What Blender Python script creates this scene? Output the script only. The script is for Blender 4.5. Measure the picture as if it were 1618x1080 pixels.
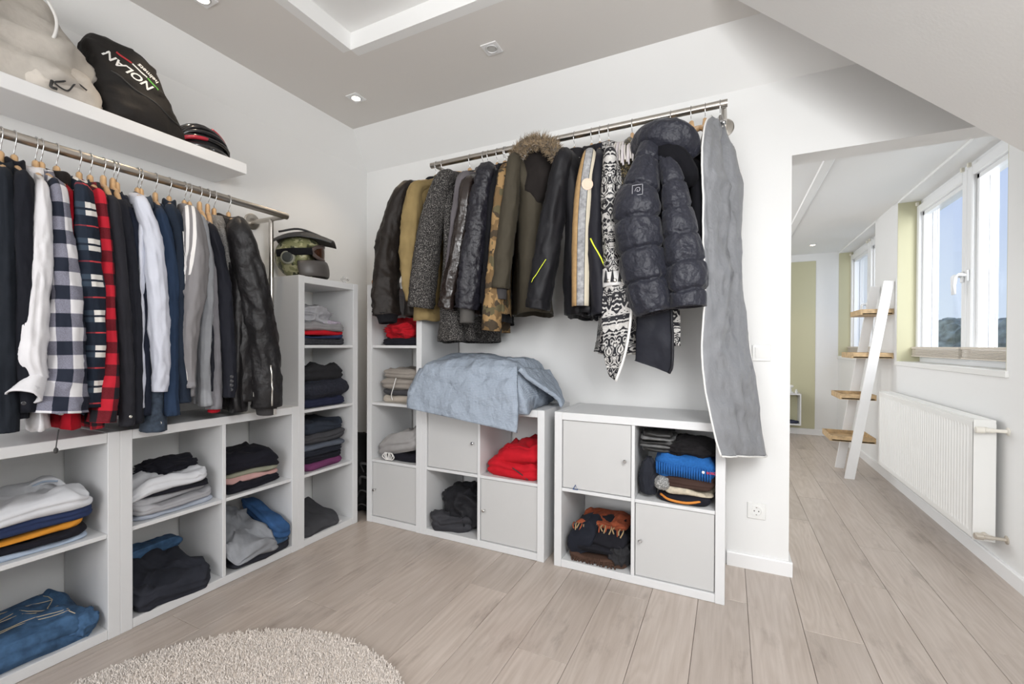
import bpy, math, random
import numpy as np
from mathutils import Vector

for _o in list(bpy.data.objects):
    bpy.data.objects.remove(_o, do_unlink=True)
SC = bpy.context.scene
COL = SC.collection

# ------------------------------------------------------------------ camera
cam_d = bpy.data.cameras.new('camera')
cam_d.sensor_fit = 'HORIZONTAL'; cam_d.sensor_width = 36.0
cam_d.lens = 36.0 * 700.29 / 1618.0
cam_d.shift_y = 9.41 / 1618.0
cam_d.clip_start = 0.02; cam_d.clip_end = 400
cam = bpy.data.objects.new('camera', cam_d); COL.objects.link(cam)
from mathutils import Matrix
_yaw, _pit, _rol = 0.4560, -0.0065, 0.0043
cam.matrix_world = (Matrix.Translation((0, 0, 1.1004)) @ Matrix.Rotation(_yaw, 4, 'Z') @
                    Matrix.Rotation(math.pi/2 + _pit, 4, 'X') @ Matrix.Rotation(_rol, 4, 'Z'))
SC.camera = cam

# ------------------------------------------------------------------ world, lights, exposure
w = bpy.data.worlds.new('sky'); SC.world = w; w.use_nodes = True
nt = w.node_tree; nt.nodes.clear()
out = nt.nodes.new('ShaderNodeOutputWorld'); bg = nt.nodes.new('ShaderNodeBackground')
tc = nt.nodes.new('ShaderNodeTexCoord'); sx = nt.nodes.new('ShaderNodeSeparateXYZ'); rp = nt.nodes.new('ShaderNodeValToRGB')
nt.links.new(tc.outputs['Generated'], sx.inputs[0]); nt.links.new(sx.outputs['Z'], rp.inputs[0])
e = rp.color_ramp.elements
e[0].position = 0.0; e[0].color = (0.66, 0.78, 0.92, 1)
e[1].position = 1.0; e[1].color = (0.30, 0.46, 0.86, 1)
_m = e.new(0.25); _m.color = (0.54, 0.66, 0.92, 1)
nt.links.new(rp.outputs[0], bg.inputs['Color']); bg.inputs['Strength'].default_value = 1.05
nt.links.new(bg.outputs[0], out.inputs[0])

def area(name, loc, target, sx_, sy_, power, color):
    d = bpy.data.lights.new(name, 'AREA'); d.shape = 'RECTANGLE'; d.size = sx_; d.size_y = sy_
    d.energy = power; d.color = color
    o = bpy.data.objects.new(name, d); COL.objects.link(o); o.location = loc
    o.rotation_euler = (Vector(target) - Vector(loc)).to_track_quat('-Z', 'Y').to_euler()
    return o
# area lights added as daylight, out of view behind and beside the photographer
area('added_rear_light', (-0.9, -2.34, 1.45), (-0.9, 2.0, 1.25), 2.3, 1.35, 58, (1.0, 0.985, 0.965))
area('added_roof_light', (0.62, 0.10, 1.86), (0.40, 2.4, 1.50), 0.9, 0.9, 50, (0.98, 0.99, 1.0))
# the passage: unseen area light added on its hidden left side to brighten it
area('added_far_room_light', (-1.42, 4.4, 1.45), (1.1, 4.3, 1.35), 2.2, 1.4, 32, (0.98, 0.99, 1.0))
area('daylight_passage_window', (2.1, 2.7, 2.1), (0.2, 4.5, 1.0), 1.0, 1.4, 60, (0.97, 0.985, 1.0))
SC.view_settings.view_transform = 'Standard'; SC.view_settings.look = 'None'
SC.view_settings.exposure = 0.0; SC.view_settings.gamma = 1.0
SC.view_settings.use_curve_mapping = False

# ------------------------------------------------------------------ materials
def mat(name, color=(0.8, 0.8, 0.8), rough=0.6, metal=0.0, nscale=0, namt=0.0, bscale=0, bamt=0.0, bdist=0.01,
        sheen=0.0, spec=0.5, coord='Object', trans=0.0, emis=None, estr=0.0, coat=0.0, wr=0.0, wrs=9.0):
    m = bpy.data.materials.new(name); m.use_nodes = True
    t = m.node_tree; b = t.nodes['Principled BSDF']
    b.inputs['Base Color'].default_value = (*color, 1); b.inputs['Roughness'].default_value = rough
    b.inputs['Metallic'].default_value = metal; b.inputs['Specular IOR Level'].default_value = spec
    b.inputs['Sheen Weight'].default_value = sheen; b.inputs['Coat Weight'].default_value = coat
    b.inputs['Transmission Weight'].default_value = trans
    if emis:
        b.inputs['Emission Color'].default_value = (*emis, 1); b.inputs['Emission Strength'].default_value = estr
    c = t.nodes.new('ShaderNodeTexCoord')
    if namt:
        n = t.nodes.new('ShaderNodeTexNoise'); n.inputs['Scale'].default_value = nscale; n.inputs['Detail'].default_value = 4
        t.links.new(c.outputs[coord], n.inputs['Vector'])
        r = t.nodes.new('ShaderNodeValToRGB')
        r.color_ramp.elements[0].position = 0.3; r.color_ramp.elements[1].position = 0.7
        r.color_ramp.elements[0].color = (*[max(0, x*(1-namt)) for x in color], 1)
        r.color_ramp.elements[1].color = (*[min(1, x*(1+namt)) for x in color], 1)
        t.links.new(n.outputs['Fac'], r.inputs['Fac']); t.links.new(r.outputs[0], b.inputs['Base Color'])
    prev = None
    for sc_, am_, ds_ in ((bscale, bamt, bdist), (wrs if wr else 0, wr, 0.03)):
        if am_:
            n2 = t.nodes.new('ShaderNodeTexNoise'); n2.inputs['Scale'].default_value = sc_; n2.inputs['Detail'].default_value = 3
            t.links.new(c.outputs[coord], n2.inputs['Vector'])
            bp = t.nodes.new('ShaderNodeBump'); bp.inputs['Strength'].default_value = am_; bp.inputs['Distance'].default_value = ds_
            t.links.new(n2.outputs['Fac'], bp.inputs['Height'])
            if prev: t.links.new(prev.outputs[0], bp.inputs['Normal'])
            t.links.new(bp.outputs[0], b.inputs['Normal']); prev = bp
    return m

def N(t, kind, **kw):
    n = t.nodes.new(kind)
    for k, v in kw.items():
        if k.startswith('_'): setattr(n, k[1:], v)
        else: n.inputs[k].default_value = v
    return n
def math_n(t, op, a, b=None, c=None):
    n = t.nodes.new('ShaderNodeMath'); n.operation = op
    for i, x in enumerate((a, b, c)):
        if x is None: continue
        if isinstance(x, (int, float)): n.inputs[i].default_value = x
        else: t.links.new(x, n.inputs[i])
    return n.outputs[0]
def mixc(t, f, a, b):
    n = t.nodes.new('ShaderNodeMix'); n.data_type = 'RGBA'
    if isinstance(f, (int, float)): n.inputs[0].default_value = f
    else: t.links.new(f, n.inputs[0])
    for i, x in ((6, a), (7, b)):
        if isinstance(x, tuple): n.inputs[i].default_value = (*x, 1)
        else: t.links.new(x, n.inputs[i])
    return n.outputs[2]

WHITE = mat('wall_paint', (0.80, 0.80, 0.79), 0.7, bscale=180, bamt=0.08, bdist=0.002, nscale=1.5, namt=0.012)
CEILW = mat('ceiling_white_paint', (0.83, 0.83, 0.82), 0.75, bscale=150, bamt=0.06, bdist=0.002)
GREY = mat('ceiling_grey_paint', (0.74, 0.715, 0.685), 0.7, bscale=150, bamt=0.08, bdist=0.002)
SLOPE = mat('slope_paint', (0.80, 0.79, 0.77), 0.75, bscale=90, bamt=0.12, bdist=0.003)
GREEN = mat('olive_green_paint', (0.55, 0.53, 0.36), 0.7, bscale=150, bamt=0.06, bdist=0.002)
TRIMW = mat('white_trim_lacquer', (0.84, 0.84, 0.84), 0.35)
LAM = mat('white_foil_panel', (0.70, 0.705, 0.71), 0.38, nscale=3, namt=0.01)
DOORM = mat('white_door_foil', (0.56, 0.56, 0.555), 0.42)
PVC = mat('white_pvc', (0.84, 0.85, 0.86), 0.3)
STEEL = mat('brushed_steel', (0.52, 0.49, 0.45), 0.28, metal=1.0, bscale=300, bamt=0.04, bdist=0.001)
CHROME = mat('chrome_wire', (0.62, 0.62, 0.62), 0.2, metal=1.0)
RUBBER = mat('black_rubber', (0.03, 0.03, 0.03), 0.6)
PLAST = mat('white_switch_plastic', (0.82, 0.82, 0.80), 0.3)
HWOOD = mat('beech_hanger_wood', (0.58, 0.37, 0.19), 0.4, nscale=25, namt=0.18, coat=0.2)
SHELFWOOD = mat('oak_tray_wood', (0.50, 0.35, 0.19), 0.55, nscale=30, namt=0.25, bscale=60, bamt=0.1)
GLASSM = bpy.data.materials.new('window_glass'); GLASSM.use_nodes = True
_t = GLASSM.node_tree; _t.nodes.clear()
_o = _t.nodes.new('ShaderNodeOutputMaterial'); _mx = _t.nodes.new('ShaderNodeMixShader'); _mx.inputs[0].default_value = 0.06
_tr = _t.nodes.new('ShaderNodeBsdfTransparent'); _gl = _t.nodes.new('ShaderNodeBsdfGlossy'); _gl.inputs['Roughness'].default_value = 0.02
_t.links.new(_tr.outputs[0], _mx.inputs[1]); _t.links.new(_gl.outputs[0], _mx.inputs[2]); _t.links.new(_mx.outputs[0], _o.inputs[0])

def wood_floor():
    m = bpy.data.materials.new('grey_oak_laminate'); m.use_nodes = True
    t = m.node_tree; b = t.nodes['Principled BSDF']
    tcn = N(t, 'ShaderNodeTexCoord'); oi = N(t, 'ShaderNodeObjectInfo')
    off = N(t, 'ShaderNodeVectorMath', _operation='SCALE'); off.inputs['Scale'].default_value = 37.0
    cmb = N(t, 'ShaderNodeCombineXYZ'); t.links.new(oi.outputs['Random'], cmb.inputs[0]); t.links.new(oi.outputs['Random'], cmb.inputs[1])
    t.links.new(cmb.outputs[0], off.inputs[0])
    add = N(t, 'ShaderNodeVectorMath', _operation='ADD'); t.links.new(tcn.outputs['Object'], add.inputs[0]); t.links.new(off.outputs[0], add.inputs[1])
    mp = N(t, 'ShaderNodeMapping'); mp.inputs['Scale'].default_value = (7.0, 0.75, 1); t.links.new(add.outputs[0], mp.inputs[0])
    # cathedral grain: rings distorted by noise
    n0 = N(t, 'ShaderNodeTexNoise', Scale=1.0, Detail=2.0); t.links.new(mp.outputs[0], n0.inputs['Vector'])
    ring = math_n(t, 'SINE', math_n(t, 'MULTIPLY', n0.outputs['Fac'], 90.0))
    mp2 = N(t, 'ShaderNodeMapping'); mp2.inputs['Scale'].default_value = (45.0, 2.2, 1); t.links.new(add.outputs[0], mp2.inputs[0])
    n1 = N(t, 'ShaderNodeTexNoise', Scale=1.0, Detail=6.0, Roughness=0.7); t.links.new(mp2.outputs[0], n1.inputs['Vector'])
    mp3 = N(t, 'ShaderNodeMapping'); mp3.inputs['Scale'].default_value = (5.5, 1.6, 1); t.links.new(add.outputs[0], mp3.inputs[0])
    kn = N(t, 'ShaderNodeTexNoise', Scale=1.3, Detail=5.0, Roughness=0.65); t.links.new(mp3.outputs[0], kn.inputs['Vector'])
    knr = N(t, 'ShaderNodeValToRGB'); t.links.new(kn.outputs['Fac'], knr.inputs[0])
    knr.color_ramp.elements[0].position = 0.575; knr.color_ramp.elements[0].color = (0, 0, 0, 1)
    knr.color_ramp.elements[1].position = 0.78; knr.color_ramp.elements[1].color = (1, 1, 1, 1)
    g = math_n(t, 'MULTIPLY_ADD', ring, 0.075, n1.outputs['Fac'])
    r = N(t, 'ShaderNodeValToRGB'); t.links.new(g, r.inputs[0])
    r.color_ramp.elements[0].position = 0.28; r.color_ramp.elements[0].color = (0.415, 0.342, 0.288, 1)
    r.color_ramp.elements[1].position = 0.72; r.color_ramp.elements[1].color = (0.530, 0.455, 0.400, 1)
    c1 = mixc(t, math_n(t, 'MULTIPLY', knr.outputs[0], 0.9), r.outputs[0], (0.235, 0.185, 0.15))
    hs = N(t, 'ShaderNodeHueSaturation'); hs.inputs['Saturation'].default_value = 0.9
    t.links.new(math_n(t, 'MULTIPLY_ADD', oi.outputs['Random'], 0.22, 0.90), hs.inputs['Value'])
    t.links.new(c1, hs.inputs['Color']); t.links.new(hs.outputs[0], b.inputs['Base Color'])
    b.inputs['Roughness'].default_value = 0.34; b.inputs['Specular IOR Level'].default_value = 0.45
    bp = N(t, 'ShaderNodeBump', Strength=0.12, Distance=0.002); t.links.new(n1.outputs['Fac'], bp.inputs['Height']); t.links.new(bp.outputs[0], b.inputs['Normal'])
    return m
FLOORM = wood_floor()

# ------------------------------------------------------------------ mesh helpers (all coordinates are world coordinates)
ORG = {}
class MB:
    def __init__(s): s.v = []; s.f = []; s.uv = None; s.mi = None
    def add(s, vs, fs):
        n = len(s.v); s.v += [tuple(map(float, p)) for p in vs]; s.f += [tuple(i+n for i in q) for q in fs]; return s
    def box(s, x0, x1, y0, y1, z0, z1, c=0.0015):
        c = min(c, (x1-x0)/3, (y1-y0)/3, (z1-z0)/3)
        if c <= 0:
            vs = [(x, y, z) for x in (x0, x1) for y in (y0, y1) for z in (z0, z1)]
            return s.add(vs, [(0, 1, 3, 2), (4, 6, 7, 5), (0, 4, 5, 1), (2, 3, 7, 6), (0, 2, 6, 4), (1, 5, 7, 3)])
        X = (x0, x1); Y = (y0, y1); Z = (z0, z1); vs = []; ix = {}
        for i in (0, 1):
            for j in (0, 1):
                for k in (0, 1):
                    dx = c if i == 0 else -c; dy = c if j == 0 else -c; dz = c if k == 0 else -c
                    for ax, p in enumerate(((X[i], Y[j]+dy, Z[k]+dz), (X[i]+dx, Y[j], Z[k]+dz), (X[i]+dx, Y[j]+dy, Z[k]))):
                        ix[(i, j, k, ax)] = len(vs); vs.append(p)
        fs = []
        for i in (0, 1):
            fs.append([ix[(i, j, k, 0)] for j, k in ((0, 0), (0, 1), (1, 1), (1, 0))])
            fs.append([ix[(j, i, k, 1)] for j, k in ((0, 0), (0, 1), (1, 1), (1, 0))])
            fs.append([ix[(j, k, i, 2)] for j, k in ((0, 0), (0, 1), (1, 1), (1, 0))])
        for a in (0, 1):
            for b in (0, 1):
                fs.append([ix[(a, b, 0, 0)], ix[(a, b, 1, 0)], ix[(a, b, 1, 1)], ix[(a, b, 0, 1)]])
                fs.append([ix[(a, 0, b, 0)], ix[(a, 1, b, 0)], ix[(a, 1, b, 2)], ix[(a, 0, b, 2)]])
                fs.append([ix[(0, a, b, 1)], ix[(1, a, b, 1)], ix[(1, a, b, 2)], ix[(0, a, b, 2)]])
        for i in (0, 1):
            for j in (0, 1):
                for k in (0, 1):
                    fs.append([ix[(i, j, k, 0)], ix[(i, j, k, 1)], ix[(i, j, k, 2)]])
        return s.add(vs, fs)
    def prism(s, pts, axis, a0, a1):
        """extrude polygon pts (2D) along axis from a0 to a1"""
        def mk(p, a):
            return {0: (a, p[0], p[1]), 1: (p[0], a, p[1]), 2: (p[0], p[1], a)}[axis]
        n = len(pts); vs = [mk(p, a0) for p in pts] + [mk(p, a1) for p in pts]
        fs = [tuple(range(n)), tuple(range(2*n-1, n-1, -1))] + [(i, (i+1) % n, n+(i+1) % n, n+i) for i in range(n)]
        return s.add(vs, fs)
    def tube(s, pts, r, n=8, caps=True, flat=None, up=(0, 0, 1)):
        """tube along pts; r scalar or list of radius or (ra,rb)"""
        P = [Vector(p) for p in pts]; m = len(P); vs = []; fs = []
        prevn = None
        for i, p in enumerate(P):
            d = (P[min(i+1, m-1)] - P[max(i-1, 0)]).normalized()
            if prevn is None:
                a = Vector(up)
                if abs(d.dot(a)) > 0.95: a = Vector((1, 0, 0)) if abs(d.x) < 0.9 else Vector((0, 1, 0))
                nrm = (a - d*a.dot(d)).normalized()
            else:
                nrm = (prevn - d*prevn.dot(d)).normalized()
            prevn = nrm; bi = d.cross(nrm)
            rr = r[i] if isinstance(r, (list, tuple)) and len(r) == m else r
            ra, rb = rr if isinstance(rr, (list, tuple)) else (rr, rr)
            for k in range(n):
                a = 2*math.pi*k/n
                vs.append(p + nrm*(ra*math.cos(a)) + bi*(rb*math.sin(a)))
        for i in range(m-1):
            for k in range(n):
                fs.append((i*n+k, i*n+(k+1) % n, (i+1)*n+(k+1) % n, (i+1)*n+k))
        if caps:
            fs.append(tuple(range(n-1, -1, -1))); fs.append(tuple((m-1)*n+k for k in range(n)))
        return s.add(vs, fs)
    def cyl(s, p0, p1, r, n=20):
        return s.tube([p0, p1], r, n)
    def lathe(s, c, ax, prof, n=24):
        """prof: list of (radius, distance along ax)"""
        a = Vector(ax).normalized(); u = a.orthogonal().normalized(); v = a.cross(u); c = Vector(c); vs = []; fs = []
        for r, h in prof:
            for k in range(n):
                t = 2*math.pi*k/n
                vs.append(c + a*h + u*(r*math.cos(t)) + v*(r*math.sin(t)))
        for i in range(len(prof)-1):
            for k in range(n):
                fs.append((i*n+k, i*n+(k+1) % n, (i+1)*n+(k+1) % n, (i+1)*n+k))
        fs.append(tuple(range(n-1, -1, -1))); fs.append(tuple((len(prof)-1)*n+k for k in range(n)))
        return s.add(vs, fs)
    def build(s, name, m, parent=None, smooth=False, org=None, uv=None):
        V = np.array(s.v, float)
        if parent is not None: o3 = np.array(ORG[parent.name])
        elif org is not None: o3 = np.array(org, float)
        else: o3 = np.array([(V[:, 0].min()+V[:, 0].max())/2, (V[:, 1].min()+V[:, 1].max())/2, V[:, 2].min()])
        me = bpy.data.meshes.new(name); me.from_pydata((V - o3).tolist(), [], s.f); me.validate()
        if uv is not None:
            L = me.uv_layers.new(name='UVMap')
            vi = np.empty(len(me.loops), int); me.loops.foreach_get('vertex_index', vi)
            L.data.foreach_set('uv', np.asarray(uv, float)[vi].ravel())
        for mm in (m if isinstance(m, list) else [m]): me.materials.append(mm)
        if s.mi is not None: me.polygons.foreach_set('material_index', s.mi)
        if smooth: me.polygons.foreach_set('use_smooth', [True]*len(me.polygons))
        import bmesh
        bm = bmesh.new(); bm.from_mesh(me); bmesh.ops.recalc_face_normals(bm, faces=bm.faces); bm.to_mesh(me); bm.free()
        o = bpy.data.objects.new(name, me); COL.objects.link(o)
        if parent is not None: o.parent = parent; ORG[o.name] = tuple(o3)
        else: o.location = o3; ORG[o.name] = tuple(o3)
        return o
def tag(o, label=None, cat=None, group=None, kind=None):
    for k, v in (('label', label), ('category', cat), ('group', group), ('kind', kind)):
        if v: o[k] = v
    return o
def thing(name, label, cat, loc, group=None):
    o = bpy.data.objects.new(name, None); COL.objects.link(o); o.location = loc; o.empty_display_size = 0.05
    ORG[o.name] = tuple(loc); return tag(o, label, cat, group)
def B(*a, **k): return MB().box(*a, **k)
def struct(o): o['kind'] = 'structure'; return o

# ------------------------------------------------------------------ the setting
XL, YB, XR = -2.43, 2.49, 1.19          # left wall, back wall, window wall
ZC = 2.58; YF = 6.6; YR = -2.4; ZP = 2.25
Y1 = 1.992                              # the roof slope ends here, the dormer begins
# floor of separate planks
floor = struct(MB().box(XL-0.1, XR+0.1, YR-0.1, YF+0.1, -0.06, -0.008, c=0).build('floor', mat('floor_joint', (0.10, 0.08, 0.07), 0.8), org=(0, 0, 0)))
PW, PL = 0.1905, 1.29
rnd = random.Random(4)
joint = {-4: 1.455, -3: 1.97, 1: 2.04, 2: 2.55, 3: 3.04, -8: 1.47, -5: 2.2, -6: 1.75, -7: 1.05, -2: 1.35, -1: 0.85, 0: 1.25, 4: 2.2, 5: 3.3}
k0 = int(math.floor((XL-0.076)/PW)); k1 = int(math.ceil((XR-0.076)/PW))
for k in range(k0, k1):
    xa = max(0.076+PW*k, XL); xb = min(0.076+PW*(k+1), XR)
    if xb-xa < 0.01: continue
    j = joint.get(k, rnd.uniform(0.8, 2.1)); y = j - PL*math.ceil((j-YR)/PL)
    while y < YF:
        ya, yb = max(y, YR), min(y+PL, YF)
        if yb-ya > 0.02 and not (xb < 0.1 and ya > 2.66 and xb < -1.4):
            g = 0.0007; c = 0.0012
            x_a, x_b, y_a, y_b = xa+g, xb-g, ya+g, yb-g
            m = MB(); m.add([(x_a, y_a, -0.008), (x_b, y_a, -0.008), (x_b, y_b, -0.008), (x_a, y_b, -0.008),
                             (x_a, y_a, -c), (x_b, y_a, -c), (x_b, y_b, -c), (x_a, y_b, -c),
                             (x_a+c, y_a+c, 0), (x_b-c, y_a+c, 0), (x_b-c, y_b-c, 0), (x_a+c, y_b-c, 0)],
                            [(0, 1, 5, 4), (1, 2, 6, 5), (2, 3, 7, 6), (3, 0, 4, 7), (4, 5, 9, 8), (5, 6, 10, 9), (6, 7, 11, 10), (7, 4, 8, 11), (8, 9, 10, 11)])
            m.build('plank', FLOORM, floor)
        y += PL
# walls
m = MB(); m.prism([(YR-0.1, -0.06), (YB+0.14, -0.06), (YB+0.14, 2.378), (YR-0.1, 2.378)], 0, XL-0.1, XL)
struct(m.build('wall_left', WHITE))
m = MB(); m.prism([(XL-0.1, 0), (0.262, 0), (0.262, 2.01), (XR, 2.01), (XR, 2.378), (XL-0.1, 2.378)], 1, YB, YB+0.14)
struct(m.build('wall_back', WHITE))
# sloped cove strips between wall and ceiling, and the upper wall pocket above the cove
struct(MB().prism([(XL, 2.378), (-2.335, ZC), (XL-0.1, ZC), (XL-0.1, 2.378)], 1, YR-0.1, YB+0.14).build('trim_1', CEILW))
struct(MB().prism([(YB, 2.378), (2.262, ZC), (YB+0.14, ZC), (YB+0.14, 2.378)], 0, XL-0.1, XR+0.1).build('trim_2', CEILW))
# grey soffit with a white recess
RX0, RX1, RY0, RY1 = -1.72, -0.55, -1.3, 1.65
m = MB()
for a in ((XL-0.1, RX0, YR-0.1, YB+0.14), (RX1, XR+0.1, YR-0.1, YB+0.14), (RX0, RX1, YR-0.1, RY0), (RX0, RX1, RY1, YB+0.14)):
    m.box(*a[:4], ZC, ZC+0.02, c=0)
ceil = struct(m.build('ceiling', GREY, org=(0, 0, ZC)))
m = MB()
m.box(RX0-0.05, RX0+0.001, RY0, RY1, ZC-0.0005, ZC+0.09, c=0); m.box(RX1-0.001, RX1+0.05, RY0, RY1, ZC-0.0005, ZC+0.09, c=0)
m.box(RX0, RX1, RY1-0.001, RY1+0.05, ZC-0.0005, ZC+0.09, c=0); m.box(RX0, RX1, RY0-0.05, RY0+0.001, ZC-0.0005, ZC+0.09, c=0)
m.box(RX0-0.05, RX1+0.05, RY0-0.05, RY1+0.05, ZC+0.085, ZC+0.12, c=0)
m.build('recess_panel', CEILW, ceil)
# roof slope on the right and the knee wall beneath it
sl = [(-0.087, ZC), (1.29, 2.4997-0.925*1.29), (1.29, ZC+0.02), (-0.087, ZC+0.02)]
m = MB()
zs = lambda x: 2.4997-0.925*x
# slope has an unseen opening, added for the roof light, between x .35-.95, y -.4-.6
def slope_piece(xa, xb, ya, yb):
    m.prism([(xa, zs(xa)), (xb, zs(xb)), (xb, zs(xb)+0.06), (xa, zs(xa)+0.06)], 1, ya, yb)
slope_piece(-0.087, 1.29, 0.62, Y1); slope_piece(-0.087, 1.29, YR, -0.42); slope_piece(-0.087, 0.30, -0.42, 0.62); slope_piece(0.95, 1.29, -0.42, 0.62)
struct(m.build('ceiling_slope', SLOPE, org=(0, 0, 2.4)))
# end of the slope: triangular cheek closing the roof build-up above it
m = MB(); m.prism([(-0.02, zs(-0.02)+0.05), (1.29, zs(1.29)+0.05), (1.29, ZC), (-0.087, ZC)], 1, Y1-0.06, Y1-0.001)
struct(m.build('wall_cheek', CEILW))
m = MB()
WY0, WY1, VY0, VY1, SILL = 2.944, 4.50, 5.10, YF, 0.985
for a, b_, z0, z1 in ((YR-0.1, WY0, 0, ZC), (WY0, WY1, 0, SILL), (WY1, VY0, 0, ZC), (VY0, YF+0.1, 0, SILL)):
    m.box(XR, XR+0.2, a, b_, z0, z1, c=0)
struct(m.build('wall_right', WHITE))
# passage beyond the opening
m = MB(); m.box(-1.6, XR+0.35, YF+0.1 if False else YF, YF+0.1, 0, ZP+0.05, c=0); struct(m.build('wall_far', WHITE))
m = MB(); m.box(-1.6, -1.5, YB+0.14, YF, 0, ZP+0.05, c=0); struct(m.build('wall_passage', WHITE))
m = MB(); m.box(-1.6, XR+0.4, YB+0.14, YF+0.1, ZP, ZP+0.06, c=0); pc = struct(m.build('ceiling_passage', CEILW))
m = MB(); m.prism([(0.512, ZP), (0.517, ZP-0.012), (0.567, ZP-0.012), (0.577, ZP)], 1, YB+0.14, YF); struct(m.build('trim_3', CEILW))
m = MB(); m.box(0.2, 0.957, YF-0.006, YF, 0.075, 2.16, c=0.001); struct(m.build('trim_4', GREEN))
# rear wall with an unseen opening added for the rear light (behind the photographer)
m = MB(); m.box(XL-0.1, -2.1, YR-0.1, YR, 0, ZC, c=0); m.box(0.3, XR+0.1, YR-0.1, YR, 0, ZC, c=0); m.box(-2.1, 0.3, YR-0.1, YR, 0, 0.72, c=0); m.box(-2.1, 0.3, YR-0.1, YR, 2.2, ZC, c=0)
struct(m.build('wall_rear', WHITE))
# baseboards
def base(name, m): return struct(m.build(name, TRIMW))
def bprof(d=0.015, h=0.07): return [(0, 0), (d, 0), (d, h-0.006), (d-0.004, h), (0, h)]
base('baseboard_back', MB().prism([(YB-a, z) for a, z in bprof()], 0, -0.005, 0.277))
base('baseboard_jamb', MB().prism([(0.262+a, z) for a, z in bprof()], 1, YB-0.0, YB+0.14))
base('baseboard_right', MB().prism([(XR-a, z) for a, z in bprof()], 1, YR, YF))
base('baseboard_far', MB().prism([(YF-a-0.001, z) for a, z in bprof()], 0, -1.5, XR-0.016))

# ------------------------------------------------------------------ windows of the passage
XF = 1.35
def window(n, y0, y1, ztop=2.235):
    z0 = SILL
    W = thing('window_%d' % n, None, None, (XF, (y0+y1)/2, z0)); struct(W)
    MB().box(XR-0.012, XF+0.09, y0-0.02 if n == 1 else y0, y1, z0-0.03, z0+0.002).build('window_sill', mat('sill_white', (0.78, 0.78, 0.76), 0.4), W)
    # outer frame
    f = 0.055; X0, X1 = XF-0.02, XF+0.05
    yy0, yy1 = y0-0.12, y1+0.04
    m = MB(); m.box(X0, X1, yy0, yy0+f, z0, ztop); m.box(X0, X1, yy1-f, yy1, z0, ztop); m.box(X0, X1, yy0+f, yy1-f, z0, z0+f); m.box(X0, X1, yy0+f, yy1-f, ztop-f, ztop)
    m.build('window_frame', PVC, W)
    ym = (yy0+yy1)/2
    for a, b_, side in ((yy0+f*0.6, ym-0.004, 1), (ym+0.004, yy1-f*0.6, -1)):
        s = 0.060; xa, xb = XF-0.045, XF+0.035; za, zb = z0+0.04, ztop-0.04
        m = MB(); m.box(xa, xb, a, a+s, za, zb, c=0.006); m.box(xa, xb, b_-s, b_, za, zb, c=0.006)
        m.box(xa, xb, a+s, b_-s, za, za+s, c=0.006); m.box(xa, xb, a+s, b_-s, zb-s, zb, c=0.006)
        # glazing bead steps
        for q in (0.014, 0.028):
            m.box(xb-0.03-q, xb-0.02, a+s, a+s+q, za+s, zb-s, c=0.002); m.box(xb-0.03-q, xb-0.02, b_-s-q, b_-s, za+s, zb-s, c=0.002)
            m.box(xb-0.03-q, xb-0.02, a+s, b_-s, zb-s-q, zb-s, c=0.002)
        cs = m.build('casement', PVC, W)
        MB().box(XF+0.004, XF+0.009, a+s-0.005, b_-s+0.005, za+s-0.005, zb-s+0.005, c=0).build('pane', GLASSM, cs)
        hy = (b_-s/2) if side == 1 else (a+s/2)
        m = MB(); m.box(xa-0.012, xa, hy-0.014, hy+0.014, 1.50, 1.57, c=0.004)
        pts = [(xa-0.012, hy, 1.54), (xa-0.045, hy, 1.545), (xa-0.055, hy+0.012*side, 1.535), (xa-0.058, hy+0.022*side, 1.48), (xa-0.056, hy+0.020*side, 1.425)]
        m.tube(pts, [0.009, 0.009, 0.010, 0.009, 0.007], 8); m.build('window_handle', PVC, cs, smooth=True)
        # folded pleated blind at the foot of each casement
        m = MB()
        for q in range(6): m.box(xa-0.024, xa-0.004, a+0.02, b_-0.02, za+0.012+q*0.008, za+0.018+q*0.008, c=0.001)
        m.box(xa-0.028, xa, a+0.015, b_-0.015, za+0.06, za+0.075, c=0.002); m.box(xa-0.028, xa, a+0.015, b_-0.015, za, za+0.010, c=0.002)
        m.build('pleated_blind', mat('blind_beige', (0.62, 0.56, 0.48), 0.7), cs)
        for hz in (a+0.03, b_-0.05):
            MB().box(xa-0.016, xa+0.002, hz, hz+0.018, zb-0.005, zb+0.022, c=0.003).build('blind_bracket', mat('bracket_cream', (0.75, 0.72, 0.62), 0.5), cs)
        # outside shutter guide on the far jamb of each casement
        m = MB()
        for q, (dx, dy) in enumerate(((0.012, 0.003), (0.024, 0.006), (0.036, 0.009))): m.box(XF+0.036+q*0.012, XF+0.036+dx, b_-s-dy, b_-s+0.03, z0+0.06, ztop-0.05, c=0.002)
        m.build('shutter_guide', PVC, cs)
    # green painted reveals
    MB().box(XR+0.001, XF+0.06, y1-0.006, y1+0.03, z0+0.002, ZP-0.001, c=0).build('reveal', GREEN, W)
    MB().box(XR+0.001, XF+0.06, y0-0.03, y0+0.006, z0+0.002, ZP-0.001, c=0).build('reveal', GREEN, W)
    MB().box(XR, XF+0.1, y0-0.1, y1+0.1, ztop-0.002, ZP, c=0).build('lintel', CEILW, W)
window(1, WY0, WY1); window(2, VY0, VY1)

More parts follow.
